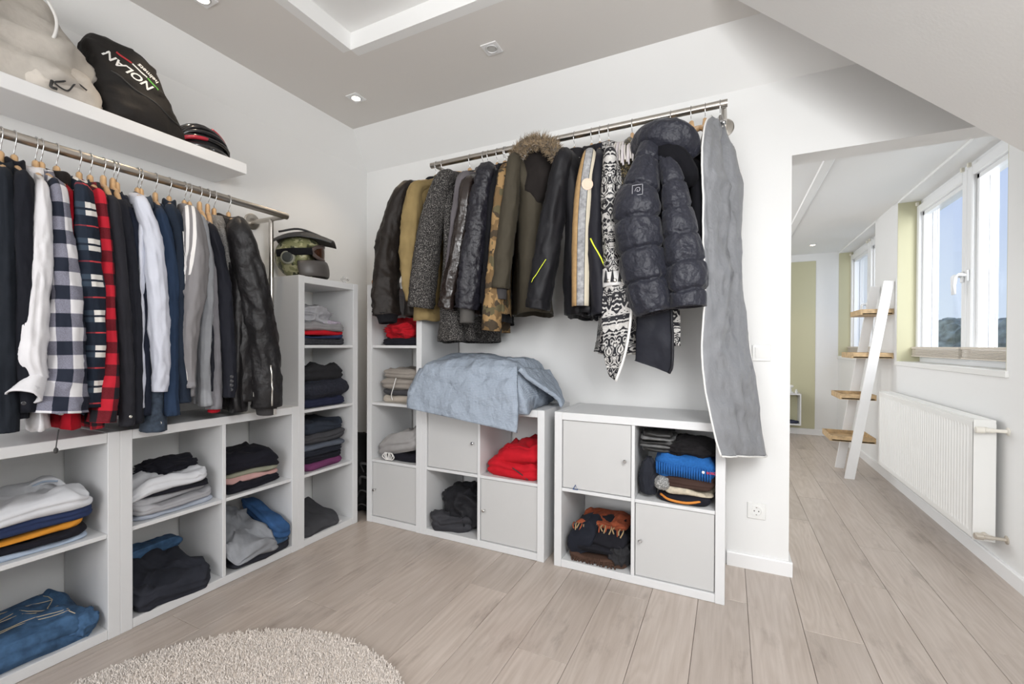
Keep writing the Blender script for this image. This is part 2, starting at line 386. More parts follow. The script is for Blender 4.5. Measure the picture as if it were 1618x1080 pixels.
# trees outside, beyond the windows
def vhash(ix, iy, iz, seed):
    n = (ix*374761393 + iy*668265263 + iz*2147483647 % 1000003*97 + seed*144269) & 0xffffffff
    n = ((n ^ (n >> 13))*1274126177) & 0xffffffff
    return ((n ^ (n >> 16)) & 0xffff)/65535.0
def vnoise(P, seed=0):
    P = np.asarray(P, float); i = np.floor(P).astype(np.int64); f = P-i; f = f*f*(3-2*f); r = 0
    for a in (0, 1):
        for b_ in (0, 1):
            for c in (0, 1):
                wgt = (f[..., 0] if a else 1-f[..., 0])*(f[..., 1] if b_ else 1-f[..., 1])*(f[..., 2] if c else 1-f[..., 2])
                r = r + wgt*vhash(i[..., 0]+a, i[..., 1]+b_, i[..., 2]+c, seed)
    return r*2-1
def fbm(P, seed=0, o=3):
    P = np.asarray(P, float); r = 0; a = 1.0; t = 0
    for k in range(o): r = r + a*vnoise(P*(2**k), seed+k*17); t += a; a *= 0.5
    return r/t
def ico(sub=3):
    import bmesh
    bm = bmesh.new(); bmesh.ops.create_icosphere(bm, subdivisions=sub, radius=1.0)
    V = np.array([v.co[:] for v in bm.verts]); F = [tuple(v.index for v in f.verts) for f in bm.faces]; bm.free(); return V, F
LEAF = mat('hazy_tree_foliage', (0.30, 0.33, 0.28), 0.9, nscale=1.2, namt=0.5)
BARK = mat('tree_bark', (0.12, 0.09, 0.07), 0.9)
IV, IF_ = ico(4)
tree_rows = [('rounded', 23, 62, 3.3), ('broad', 33, 61, 2.8), ('tall', 43, 64, 4.0), ('low spreading', 53, 66, 3.1), ('pointed', 27, 76, 3.9), ('wide leafy', 38, 78, 3.6), ('bushy', 48, 80, 3.8), ('dense', 17, 74, 3.6)]
for i, (kd, x, y, h) in enumerate(tree_rows):
    t = thing('tree', '%s hazy tree beyond the passage windows' % kd, 'tree', (x, y, -6), 'trees beyond the windows')
    v = IV*np.array([3.5, 3.5, 4.0]); d = fbm(v*0.5, 30+i, 4)
    v = v*(1+0.5*d)[:, None] + np.array([x, y, h-3.4]); mm = MB(); mm.add(v, IF_); mm.build('crown', LEAF, t)
    MB().tube([(x, y, -6), (x+0.2, y, -2), (x, y, h-3)], [0.3, 0.22, 0.12], 8).build('trunk', BARK, t)
MB().box(-100, 220, 8, 260, -6.3, -6.0, c=0).build('ground', mat('lawn', (0.16, 0.2, 0.1), 0.9))['kind'] = 'structure'
# ------------------------------------------------------------------ cube shelving units
def knob(parent, p, d):
    MB().lathe(p, d, [(0.004, 0), (0.004, 0.012), (0.008, 0.014), (0.009, 0.022), (0.006, 0.025)], 14).build('knob', CHROME, parent, smooth=False)
def unit(kind, label, axis, a0, front, cols, rows, depth, doors={}, name='cube_shelf', label_doors=True):
    """axis 'L': front faces +x, cells run along y from a0 ; axis 'B': front faces -y, cells run along x."""
    T, t, c = 0.038, 0.016, 0.335
    w_ = 0.42 if cols == 1 else 0.77; h_ = 0.77 if rows == 2 else 1.47
    cw = (w_-2*T-(cols-1)*t)/cols; ch = (h_-2*T-(rows-1)*t)/rows
    if axis == 'L': bx = lambda m, a, b_, f0, f1, z0, z1, **k: m.box(front-f1, front-f0, a0+a, a0+b_, z0, z1, **k)
    else: bx = lambda m, a, b_, f0, f1, z0, z1, **k: m.box(a0+a, a0+b_, front+f0, front+f1, z0, z1, **k)
    loc = (front-depth/2, a0+w_/2, 0) if axis == 'L' else (a0+w_/2, front+depth/2, 0)
    U = thing(name, label, 'shelf', loc)
    for a in (0, w_-T):
        m = MB(); bx(m, a, a+T, 0, depth, 0.0, h_); m.build('side_panel', LAM, U)
    m = MB(); bx(m, T+0.0004, w_-T-0.0004, 0.001, depth, h_-T, h_-0.001); m.build('top_panel', LAM, U)
    m = MB(); bx(m, T+0.0004, w_-T-0.0004, 0.001, depth, 0.001, T); m.build('bottom_panel', LAM, U)
    if cols == 2:
        m = MB(); bx(m, T+cw, T+cw+t, 0.003, depth-0.005, T, h_-T); m.build('divider', LAM, U)
    for r in range(1, rows):
        z = T+r*ch+(r-1)*t
        for q in range(cols):
            a = T+q*(cw+t)
            m = MB(); bx(m, a+0.0004, a+cw-0.0004, 0.005, depth-0.005, z, z+t); m.build('shelf_board', LAM, U)
    cells = {}
    for q in range(cols):
        for r in range(rows):
            a = T+q*(cw+t); z = T+r*(ch+t); cells[(q, r)] = (a0+a, a0+a+cw, z, z+ch)
            if (q, r) in doors:
                side = doors[(q, r)]
                m = MB(); bx(m, a+0.003, a+cw-0.003, 0.010, 0.026, z+0.003, z+ch-0.003); d = m.build('door', DOORM, U)
                ka = a+0.028 if side == 'l' else a+cw-0.028; kz = z+ch*0.5
                if axis == 'B': knob(d, (a0+ka, front+0.010, kz), (0, -1, 0))
                else: knob(d, (front-0.010, a0+ka, kz), (1, 0, 0))
    return U, cells
FL, FB = -2.0612, 2.0794            # front planes
yT0 = 2.0397-0.42
DL, DB = 0.355, 0.39
U1, C1 = unit('2x2', 'white two by two cube shelf at the left edge, holding folded jeans and orange shirt', 'L', yT0-1.54, FL, 2, 2, DL)
U2, C2 = unit('2x2', 'white two by two cube shelf under the left rail beside the tall shelf', 'L', yT0-0.77, FL, 2, 2, DL)
U3, C3 = unit('1x4', 'tall white four cube shelf with the camouflage helmet on top', 'L', yT0, FL, 1, 4, DL, name='tall_cube_shelf')
U4, C4 = unit('1x4', 'tall white four cube shelf with one door, right of the room corner', 'B', -2.0258, FB, 1, 4, DB, {(0, 0): 'l'}, name='tall_cube_shelf')
U5, C5 = unit('2x2', 'white cube shelf with two doors under the blue grey bedding', 'B', -1.6058, FB, 2, 2, DB, {(0, 1): 'r', (1, 0): 'l'})
U6, C6 = unit('2x2', 'white cube shelf with two doors standing below the grey garment bag', 'B', -0.7813, FB, 2, 2, DB, {(0, 1): 'r', (1, 0): 'l'})

# ------------------------------------------------------------------ rails, wall shelf
RXL, RZL = -2.155, 1.791
R0 = 0.017
def bez(P, n=6):
    """Catmull-Rom through P"""
    P = [np.array(p, float) for p in P]; Q = [2*P[0]-P[1]]+P+[2*P[-1]-P[-2]]; o = []
    for i in range(1, len(Q)-2):
        for k in range(n):
            t = k/n; a, b_, c, d = Q[i-1:i+3]
            o.append(0.5*((2*b_)+(c-a)*t+(2*a-5*b_+4*c-d)*t*t+(3*b_-a-3*c+d)*t**3))
    o.append(P[-1]); return np.array(o)
R = thing('clothes_rail', 'brushed steel clothes rail along the left wall below the floating shelf', 'rail', (RXL, 1.0, RZL))
yE = 1.604
MB().cyl((RXL, -0.2, RZL), (RXL, yE+R0, RZL), R0, 24).build('rod', STEEL, R, smooth=False)
MB().cyl((RXL-0.014, yE, RZL-0.006), (XL, yE, RZL-0.006), 0.0125, 20).build('wall_arm', STEEL, R)
MB().lathe((XL+0.0005, yE, RZL), (1, 0, 0), [(0.045, 0), (0.045, 0.006), (0.040, 0.009), (0.02, 0.010)], 32).build('wall_flange', STEEL, R)
MB().cyl((-2.262, yE, 0.771), (-2.262, yE, RZL-0.008), 0.0125, 20).build('post', STEEL, R)
MB().cyl((RXL-0.0, -0.15, RZL-0.006), (XL, -0.15, RZL-0.006), 0.0125, 16).build('wall_arm', STEEL, R)
RYB, RZB = 2.235, 2.20
R = thing('clothes_rail', 'brushed steel clothes rail on the back wall above the cube shelves', 'rail', (-0.83, RYB, RZB))
MB().cyl((-1.655, RYB, RZB), (-0.015, RYB, RZB), R0, 24).build('rod', STEEL, R)
for x in (-1.62, -0.030):
    MB().cyl((x, RYB+0.012, RZB-0.006), (x, YB, RZB-0.006), 0.0125, 20).build('wall_arm', STEEL, R)
    MB().lathe((x, YB-0.0005, RZB), (0, -1, 0), [(0.045, 0), (0.045, 0.006), (0.040, 0.009), (0.02, 0.010)], 32).build('wall_flange', STEEL, R)
SF = tag(MB().box(XL+0.0005, -2.165, -0.15, 1.405, 1.945, 1.997, c=0.002).build('wall_shelf', TRIMW), 'long white floating shelf high on the left wall carrying bags', 'shelf')

# ------------------------------------------------------------------ downlights in the grey soffit
LAMPON = mat('lit_lamp_lens', (1, 0.95, 0.85), 0.3, emis=(1.0, 0.86, 0.66), estr=14)
LAMPOFF = mat('unlit_lamp_lens', (0.55, 0.55, 0.53), 0.2)
def downlight(x, y, z, lab, on=True, s=0.042):
    D = thing('ceiling_spotlight', lab, 'spotlight', (x, y, z), 'recessed ceiling spotlights')
    m = MB(); n = 32
    sq = lambda k: (lambda a: (s*max(-1, min(1, 1.4142*math.cos(a))), s*max(-1, min(1, 1.4142*math.sin(a)))))(2*math.pi*k/n)
    vs = []
    for zz in (z-0.0005, z-0.005): vs += [(x+sq(k)[0], y+sq(k)[1], zz) for k in range(n)]
    for r, zz in ((0.033, z-0.005), (0.031, z-0.001)): vs += [(x+r*math.cos(2*math.pi*k/n), y+r*math.sin(2*math.pi*k/n), zz) for k in range(n)]
    m.add(vs, [(i*n+k, i*n+(k+1) % n, (i+1)*n+(k+1) % n, (i+1)*n+k) for i in range(3) for k in range(n)])
    m.build('trim_plate', TRIMW, D)
    MB().lathe((x, y, z-0.001), (0, 0, -1), [(0.031, 0), (0.031, 0.006), (0.026, 0.007), (0.024, 0.002)], 28).build('lamp_ring', mat('ring_white', (0.7, 0.7, 0.7), 0.35), D)
    MB().lathe((x, y, z-0.001), (0, 0, -1), [(0.023, 0.001), (0.022, 0.0045), (0.008, 0.006)], 24).build('lamp_lens', LAMPON if on else LAMPOFF, D)
    if on:
        l = bpy.data.lights.new('spotlight_bulb', 'SPOT'); l.energy = 10; l.color = (1.0, 0.80, 0.58); l.spot_size = math.radians(95); l.spot_blend = 0.7; l.shadow_soft_size = 0.02
        o = bpy.data.objects.new('spotlight_bulb', l); COL.objects.link(o); o.parent = D; o.location = (0, 0, -0.012)
downlight(-2.02, 1.98, ZC, 'lit square spotlight in the corner of the grey ceiling')
downlight(-1.074, 1.946, ZC, 'unlit square spotlight above the back rail', on=False)
downlight(-2.035, 1.125, ZC, 'lit square spotlight at the top left of the grey ceiling')
downlight(0.838, 6.0, ZP, 'small lit spotlight in the white passage ceiling', s=0.035)

# ------------------------------------------------------------------ switch and socket
S = thing('light_switch', 'white rocker light switch on the back wall beside the garment bag', 'switch', (0.14, YB, 1.03))
MB().box(0.101, 0.181, YB-0.009, YB, 1.027, 1.107, c=0.003).build('frame', PLAST, S)
MB().prism([(YB-0.009, 1.040), (YB-0.011, 1.040), (YB-0.016, 1.094), (YB-0.009, 1.094)], 0, 0.114, 0.168).build('rocker', PLAST, S)
S = thing('wall_socket', 'white round power socket low on the back wall by the opening', 'socket', (0.125, YB, 0.25))
m = MB().box(0.085, 0.165, YB-0.008, YB, 0.25, 0.33, c=0.003); m.build('frame', PLAST, S)
MB().lathe((0.125, YB-0.008, 0.29), (0, -1, 0), [(0.030, 0), (0.030, 0.003), (0.021, 0.004), (0.0195, 0.0005), (0.001, 0.0005)], 28).build('socket_insert', PLAST, S)
for dx, dz in ((-0.0095, 0), (0.0095, 0)): MB().lathe((0.125+dx, YB-0.009, 0.29+dz), (0, -1, 0), [(0.0028, 0), (0.0028, 0.0008)], 10).build('hole', RUBBER, S)
for dz in (-0.019, 0.0165): MB().box(0.122, 0.128, YB-0.0115, YB-0.008, 0.29+dz, 0.29+dz+0.0035, c=0).build('earth_clip', CHROME, S)

# ------------------------------------------------------------------ radiator
RD = thing('radiator', 'long white ribbed panel radiator under the passage window', 'radiator', (1.13, 3.78, 0.13))
y0, y1, z0, z1 = 2.965, 4.50, 0.15, 0.745
RADM = mat('radiator_enamel', (0.82, 0.82, 0.80), 0.3)
m = MB(); npl = 44; px_ = 1.082
prof = []; n = npl*4
st = (y1-y0-0.06)/npl
for k in range(npl):
    a = y0+0.03+k*st
    prof += [(a, 0), (a+st*0.18, 0.003), (a+st*0.62, 0.003), (a+st*0.80, 0)]
prof = [(y0, 0)]+prof+[(y1, 0)]
zl = [(z0, 0.008, 0), (z0+0.01, 0, 0), (z0+0.035, 0, 0), (z0+0.05, 0, 1), (z1-0.05, 0, 1), (z1-0.035, 0, 0), (z1-0.012, 0, 0), (z1-0.004, 0.006, 0)]
vs = [(px_+dx - 0 + (0.006 if rib else 0)*0 + (d if rib else 0)*1.0 - 0, yy, zz) for zz, dx, rib in zl for yy, d in prof]
np_ = len(prof); m.add(vs, [(i*np_+k, i*np_+k+1, (i+1)*np_+k+1, (i+1)*np_+k) for i in range(len(zl)-1) for k in range(np_-1)])
m.build('front_panel', RADM, RD)
MB().box(1.160, 1.168, y0, y1, z0, z1-0.02).build('back_panel', RADM, RD)
for y in (y0-0.001, y1-0.003): MB().box(px_+0.002, 1.166, y, y+0.004, z0, z1).build('side_cover', RADM, RD)
m = MB()
m.box(px_+0.002, 1.166, y0, y1, z1-0.006, z1, c=0.001)
for k in range(50): m.box(px_+0.012, 1.156, y0+0.02+k*0.03, y0+0.025+k*0.03, z1-0.002, z1+0.002, c=0)
m.build('top_grille', RADM, RD)
for y in (y0+0.2, y1-0.2): MB().box(1.167, XR, y-0.02, y+0.02, z0+0.05, z1-0.08).build('wall_bracket', RADM, RD)
VAL = mat('valve_metal', (0.60, 0.55, 0.48), 0.35, metal=0.7)
for zz, nm in ((z1-0.045, 'thermostat_valve'), (z0+0.035, 'return_valve')):
    m = MB(); m.tube([(1.125, y0+0.01, zz), (1.125, y0-0.035, zz), (1.127, y0-0.05, zz)], 0.011, 12); m.lathe((1.105, y0-0.045, zz), (1, 0, 0), [(0.013, -0.03), (0.016, -0.026), (0.016, 0.0), (0.011, 0.004), (0.011, 0.035)], 14)
    m.tube([(1.135, y0-0.045, zz), (XR, y0-0.045, zz)], 0.0085, 12); m.lathe((XR-0.0005, y0-0.045, zz), (-1, 0, 0), [(0.02, 0), (0.02, 0.003), (0.01, 0.005)], 16)
    m.build(nm, VAL if zz < 0.4 else mat('valve_ivory', (0.78, 0.75, 0.68), 0.35), RD, smooth=False)

# ------------------------------------------------------------------ leaning ladder shelf
LD = thing('ladder_shelf', 'leaning white ladder shelf with four oak trays beside the radiator', 'ladder shelf', (1.0, 4.72, 0))
def rail(yc):
    # foot (0.925,0) up to (1.175,1.62)
    x0_, x1_, zt = 0.905, 1.150, 1.625; h = 0.033
    MB().prism([(x0_-h, 0), (x0_+h, 0), (x1_+h, zt), (x1_-h, zt+0.006)], 1, yc-0.012, yc+0.012).build('side_rail', TRIMW, LD)
rail(4.55); rail(4.925)
for z, xa in ((1.37, 0.985), (1.012, 0.925), (0.665, 0.85), (0.31, 0.785)):
    xb = 1.180 if z > 0.9 else 1.075 if z < 0.8 else 1.1
    T = MB().box(xa, xb, 4.562, 4.909, z-0.006, z+0.006).build('tray_board', SHELFWOOD, LD)
    for a in (4.562, 4.901): MB().box(xa, xb, a, a+0.013, z-0.008, z+0.038, c=0.001).build('tray_rim', SHELFWOOD, T)
    MB().box(xa-0.013, xa, 4.562, 4.914, z-0.008, z+0.038, c=0.001).build('tray_rim', SHELFWOOD, T)
    MB().box(xb, xb+0.008, 4.562, 4.914, z-0.008, z+0.038, c=0.001).build('tray_rim', SHELFWOOD, T)
# ------------------------------------------------------------------ small wall box in the far room
BX = thing('wall_box', 'white open wall box hung on the olive green far wall', 'wall box', (0.64, YF-0.1, 0.14))
for a in ((0.48, 0.79, 0.505, 0.52), (0.48, 0.79, 0.135, 0.15)): MB().box(a[0], a[1], YF-0.22, YF-0.007, a[2], a[3]).build('panel', LAM, BX)
for a in (0.48, 0.775): MB().box(a, a+0.015, YF-0.22, YF-0.007, 0.15, 0.505).build('panel', LAM, BX)
tag(MB().lathe((0.69, YF-0.12, 0.5205), (0, 0, 1), [(0.028, 0), (0.03, 0.01), (0.008, 0.02), (0.008, 0.06), (0.03, 0.075), (0.032, 0.09), (0.01, 0.1)], 18).build('candle_holder', mat('white_china', (0.8, 0.8, 0.78), 0.3), smooth=True), 'small white candle holder on the far wall box', 'candle holder')
tag(MB().lathe((0.745, YF-0.15, 0.5205), (0, 0, 1), [(0.014, 0), (0.015, 0.03), (0.009, 0.035), (0.009, 0.05)], 16).build('bottle', mat('white_bottle_plastic', (0.78, 0.78, 0.76), 0.3)), 'tiny white bottle on the far wall box', 'bottle')
v = IV.copy(); v = v*np.array([0.085, 0.05, 0.026])*(1+0.35*fbm(IV*2.5, 5))[:, None]; v[:, 2] = np.maximum(v[:, 2], -0.015); v += np.array([0.69, YF-0.13, 0.1655])
mm = MB(); mm.add(v, IF_); tag(mm.build('shoe_pair_bundle', mat('dark_navy_cloth', (0.03, 0.035, 0.07), 0.7), smooth=True), 'dark navy bundle lying inside the far wall box', 'bundle')

# ------------------------------------------------------------------ round rug with a short pile
RC, RR = (-1.231, 0.541), 0.655
RUGM = mat('cream_rug_wool', (0.78, 0.71, 0.65), 0.95, nscale=120, namt=0.22, sheen=0.3)
RG = thing('round_rug', 'round cream shaggy rug lying on the wooden floor', 'rug', (RC[0], RC[1], 0))
MB().lathe((RC[0], RC[1], 0.0008), (0, 0, 1), [(RR-0.012, 0), (RR-0.006, 0.004), (RR-0.012, 0.008), (0.001, 0.009)], 96).build('rug_base', RUGM, RG)
rg = np.random.default_rng(3); nt_ = 34000
a = rg.uniform(0, 2*np.pi, nt_); r_ = RR*np.sqrt(rg.uniform(0, 1, nt_)); cx = RC[0]+r_*np.cos(a); cy = RC[1]+r_*np.sin(a)
h = rg.uniform(0.010, 0.017, nt_); lean = rg.normal(0, 0.005, (nt_, 2)); th = rg.uniform(0, 6.28, nt_); rad = rg.uniform(0.0022, 0.0036, nt_)
V = np.zeros((nt_, 6, 3))
for k in range(3):
    t = th+k*2.094
    V[:, k] = np.c_[cx+rad*np.cos(t), cy+rad*np.sin(t), np.full(nt_, 0.006)]
    V[:, 3+k] = np.c_[cx+lean[:, 0]+rad*0.75*np.cos(t+0.4), cy+lean[:, 1]+rad*0.75*np.sin(t+0.4), 0.006+h]
base_ = (np.arange(nt_)*6)[:, None]
F = np.concatenate([base_+np.array(q) for q in ((0, 1, 4), (0, 4, 3), (1, 2, 5), (1, 5, 4), (2, 0, 3), (2, 3, 5), (3, 4, 5))])
me = bpy.data.meshes.new('pile'); me.vertices.add(nt_*6); me.vertices.foreach_set('co', (V-np.array(ORG[RG.name])).reshape(-1))
me.loops.add(len(F)*3); me.loops.foreach_set('vertex_index', F.reshape(-1)); me.polygons.add(len(F)); me.polygons.foreach_set('loop_start', np.arange(len(F))*3)
me.update(calc_edges=True); me.materials.append(RUGM)
o = bpy.data.objects.new('pile', me); COL.objects.link(o); o.parent = RG; o['kind'] = 'stuff'
GD = {
'coat0': ((-2.155, 0.570, 1.791), [(-2.0, 0.538, 1.599, 0.0241), (-2.0, 0.541, 1.434, 0.0274), (-2.0, 0.543, 1.259, 0.0323), (-2.0, 0.542, 1.064, 0.034), (-2.0, 0.542, 0.908, 0.0324), (-2.0, 0.542, 0.826, 0.0308)]),
'coat1': ((-2.155, 0.601, 1.791), [(-1.98, 0.571, 1.596, 0.0281), (-1.98, 0.573, 1.439, 0.0282), (-1.98, 0.575, 1.262, 0.0283), (-1.98, 0.572, 1.064, 0.0282), (-1.98, 0.58, 0.885, 0.0251)]),
'white': ((-2.155, 0.652, 1.791), [(-1.97, 0.61, 1.588, 0.0208), (-1.97, 0.611, 1.457, 0.0278), (-1.97, 0.602, 1.325, 0.031), (-1.97, 0.592, 1.144, 0.0357), (-1.97, 0.587, 1.054, 0.039), (-1.97, 0.603, 0.987, 0.0293)]),
'check': ((-2.155, 0.666, 1.791), [(-1.97, 0.648, 1.6, 0.0246), (-1.97, 0.657, 1.468, 0.032), (-1.97, 0.663, 1.313, 0.0411), (-1.97, 0.666, 1.146, 0.052), (-1.97, 0.667, 1.01, 0.0539), (-1.97, 0.657, 0.942, 0.0623), (-1.97, 0.65, 0.876, 0.0708)]),
'redhood': ((-2.155, 0.705, 1.791), [(-2.02, 0.69, 1.588, 0.0185), (-2.02, 0.698, 1.407, 0.0149), (-2.02, 0.696, 1.061, 0.0187), (-2.02, 0.676, 0.89, 0.0367)]),
'plaid': ((-2.155, 0.766, 1.791), [(-1.97, 0.71, 1.608, 0.029), (-1.97, 0.718, 1.482, 0.037), (-1.97, 0.728, 1.322, 0.0394), (-1.97, 0.739, 1.149, 0.0379), (-1.97, 0.737, 1.017, 0.0358), (-1.97, 0.732, 0.882, 0.0337)]),
'redplaid': ((-2.155, 0.797, 1.791), [(-1.98, 0.757, 1.609, 0.0221), (-1.98, 0.771, 1.495, 0.0224), (-1.98, 0.78, 1.329, 0.0226), (-1.98, 0.787, 1.15, 0.0227), (-1.98, 0.787, 1.038, 0.0289), (-1.98, 0.776, 0.926, 0.0389), (-1.98, 0.762, 0.825, 0.0445)]),
'charcoal': ((-2.155, 0.836, 1.791), [(-1.98, 0.793, 1.59, 0.0249), (-1.98, 0.807, 1.47, 0.0253), (-1.98, 0.82, 1.289, 0.0256), (-1.98, 0.829, 1.106, 0.0258), (-1.98, 0.835, 0.92, 0.0259), (-1.98, 0.834, 0.8, 0.026)]),
'black8': ((-2.155, 0.865, 1.791), [(-1.99, 0.826, 1.585, 0.0235), (-1.99, 0.849, 1.433, 0.024), (-1.99, 0.862, 1.247, 0.0243), (-1.99, 0.868, 1.059, 0.0244), (-1.99, 0.87, 0.803, 0.0245)]),
'navy9': ((-2.155, 0.877, 1.791), [(-2.0, 0.859, 1.565, 0.0213), (-2.0, 0.881, 1.392, 0.0217), (-2.0, 0.895, 1.202, 0.022), (-2.0, 0.9, 0.961, 0.0221), (-2.0, 0.898, 0.829, 0.022)]),
'pale': ((-2.155, 0.945, 1.791), [(-1.97, 0.878, 1.613, 0.0295), (-1.97, 0.906, 1.513, 0.0348), (-1.97, 0.922, 1.372, 0.0377), (-1.97, 0.932, 1.155, 0.038), (-1.97, 0.939, 1.009, 0.0334), (-1.97, 0.934, 0.916, 0.0286)]),
'denim': ((-2.155, 0.956, 1.791), [(-2.02, 0.933, 1.562, 0.0207), (-2.02, 0.945, 1.255, 0.0209), (-2.02, 0.941, 0.908, 0.0394), (-2.02, 0.938, 0.76, 0.0463)]),
'navy12': ((-2.155, 1.007, 1.791), [(-1.98, 0.946, 1.585, 0.0264), (-1.98, 0.969, 1.455, 0.0293), (-1.98, 0.978, 1.257, 0.0295), (-1.98, 0.98, 1.057, 0.0271), (-1.98, 0.98, 0.819, 0.0321)]),
'track': ((-2.155, 1.058, 1.791), [(-1.98, 0.981, 1.611, 0.0323), (-1.98, 1.003, 1.531, 0.0303), (-1.98, 1.01, 1.335, 0.028), (-1.98, 1.009, 1.107, 0.028), (-1.98, 1.019, 0.954, 0.0308), (-1.98, 1.023, 0.864, 0.0283)]),
'stripes': ((-2.155, 1.117, 1.791), [(-1.96, 1.043, 1.608, 0.0387), (-1.96, 1.057, 1.469, 0.0522), (-1.96, 1.053, 1.34, 0.052), (-1.96, 1.036, 1.184, 0.0386), (-1.96, 1.034, 1.056, 0.0283), (-1.96, 1.036, 0.923, 0.0232)]),
'hoodie': ((-2.155, 1.137, 1.791), [(-1.99, 1.096, 1.606, 0.0235), (-1.99, 1.116, 1.483, 0.0265), (-1.99, 1.121, 1.323, 0.0266), (-1.99, 1.111, 1.161, 0.0265), (-1.99, 1.106, 1.001, 0.0264), (-1.99, 1.111, 0.84, 0.0291)]),
'cotton': ((-2.155, 1.179, 1.791), [(-2.0, 1.127, 1.588, 0.0246), (-2.0, 1.142, 1.434, 0.0276), (-2.0, 1.152, 1.217, 0.0278), (-2.0, 1.158, 0.998, 0.0279), (-2.0, 1.152, 0.821, 0.0362)]),
'suit': ((-2.155, 1.214, 1.791), [(-1.98, 1.131, 1.576, 0.0278), (-1.98, 1.162, 1.463, 0.0341), (-1.98, 1.188, 1.274, 0.0377), (-1.98, 1.199, 1.109, 0.0379), (-1.98, 1.205, 0.941, 0.0352), (-1.98, 1.199, 0.866, 0.0321)]),
'tweedL': ((-2.155, 1.242, 1.791), [(-2.02, 1.196, 1.584, 0.0257), (-2.02, 1.226, 1.449, 0.0262), (-2.02, 1.241, 1.223, 0.0265), (-2.02, 1.249, 0.879, 0.0266)]),
'nylon': ((-2.155, 1.308, 1.791), [(-1.95, 1.231, 1.59, 0.0554), (-1.95, 1.271, 1.451, 0.0687), (-1.95, 1.31, 1.284, 0.075), (-1.95, 1.338, 1.11, 0.075), (-1.95, 1.356, 0.932, 0.075), (-1.95, 1.36, 0.807, 0.0723)]),
'bomber': ((-1.615, 2.235, 2.200), [(-1.68, 2.02, 1.981, 0.0516), (-1.758, 2.02, 1.816, 0.0645), (-1.801, 2.02, 1.636, 0.075), (-1.824, 2.02, 1.451, 0.075), (-1.814, 2.02, 1.32, 0.075), (-1.809, 2.02, 1.272, 0.0743)]),
'khaki': ((-1.568, 2.235, 2.200), [(-1.603, 2.02, 1.977, 0.0405), (-1.625, 2.02, 1.818, 0.0607), (-1.638, 2.02, 1.64, 0.0742), (-1.637, 2.02, 1.477, 0.0574), (-1.618, 2.02, 1.35, 0.0405)]),
'tweed': ((-1.375, 2.235, 2.200), [(-1.408, 2.02, 2.0, 0.0541), (-1.467, 2.02, 1.852, 0.071), (-1.509, 2.02, 1.681, 0.075), (-1.543, 2.02, 1.471, 0.075), (-1.565, 2.02, 1.308, 0.075)]),
'greysh': ((-1.285, 2.235, 2.200), [(-1.294, 2.04, 1.978, 0.0392), (-1.338, 2.04, 1.806, 0.0321), (-1.375, 2.04, 1.602, 0.025), (-1.407, 2.04, 1.361, 0.025)]),
'leather': ((-1.252, 2.235, 2.200), [(-1.254, 2.02, 1.941, 0.0431), (-1.281, 2.02, 1.76, 0.0502), (-1.312, 2.02, 1.593, 0.0539), (-1.352, 2.02, 1.425, 0.0539), (-1.385, 2.02, 1.296, 0.0503)]),
'quilt': ((-1.194, 2.235, 2.200), [(-1.142, 2.02, 1.99, 0.0551), (-1.176, 2.02, 1.863, 0.0631), (-1.206, 2.02, 1.651, 0.0671), (-1.236, 2.02, 1.452, 0.0712), (-1.259, 2.02, 1.292, 0.0712)]),
'blackB': ((-1.149, 2.235, 2.200), [(-1.098, 2.05, 1.944, 0.0401), (-1.123, 2.05, 1.715, 0.0402), (-1.145, 2.05, 1.451, 0.0403), (-1.16, 2.05, 1.317, 0.0404)]),
'camo': ((-1.141, 2.235, 2.200), [(-1.035, 2.0, 1.95, 0.036), (-1.056, 2.0, 1.808, 0.0361), (-1.077, 2.0, 1.569, 0.0403), (-1.087, 2.0, 1.375, 0.0485), (-1.094, 2.0, 1.246, 0.0566), (-1.101, 2.0, 1.174, 0.0526)]),
'parka': ((-1.090, 2.235, 2.200), [(-0.975, 2.0, 2.019, 0.0396), (-0.988, 2.0, 1.879, 0.0477), (-1.009, 2.0, 1.722, 0.0519), (-1.03, 2.0, 1.565, 0.0561), (-1.047, 2.0, 1.386, 0.0523)]),
'shell': ((-0.736, 2.235, 2.200), [(-0.711, 2.0, 1.981, 0.0468), (-0.736, 2.0, 1.871, 0.0542), (-0.767, 2.0, 1.694, 0.0617), (-0.799, 2.0, 1.514, 0.0656), (-0.831, 2.0, 1.363, 0.0659), (-0.847, 2.0, 1.277, 0.0623)]),
'moto': ((-0.644, 2.235, 2.200), [(-0.582, 1.98, 1.956, 0.0391), (-0.599, 1.98, 1.843, 0.0501), (-0.61, 1.98, 1.699, 0.0538), (-0.615, 1.98, 1.525, 0.0539), (-0.617, 1.98, 1.28, 0.0504)]),
'shell2': ((-0.601, 2.235, 2.200), [(-0.546, 2.0, 1.934, 0.0355), (-0.554, 2.0, 1.785, 0.0427), (-0.559, 2.0, 1.582, 0.05), (-0.54, 2.0, 1.406, 0.0533), (-0.527, 2.0, 1.241, 0.0531)]),
'baroque': ((-0.555, 2.235, 2.200), [(-0.486, 1.98, 1.944, 0.038), (-0.488, 1.98, 1.826, 0.045), (-0.484, 1.98, 1.684, 0.0484), (-0.475, 1.98, 1.513, 0.0483), (-0.466, 1.98, 1.422, 0.0516)]),
}
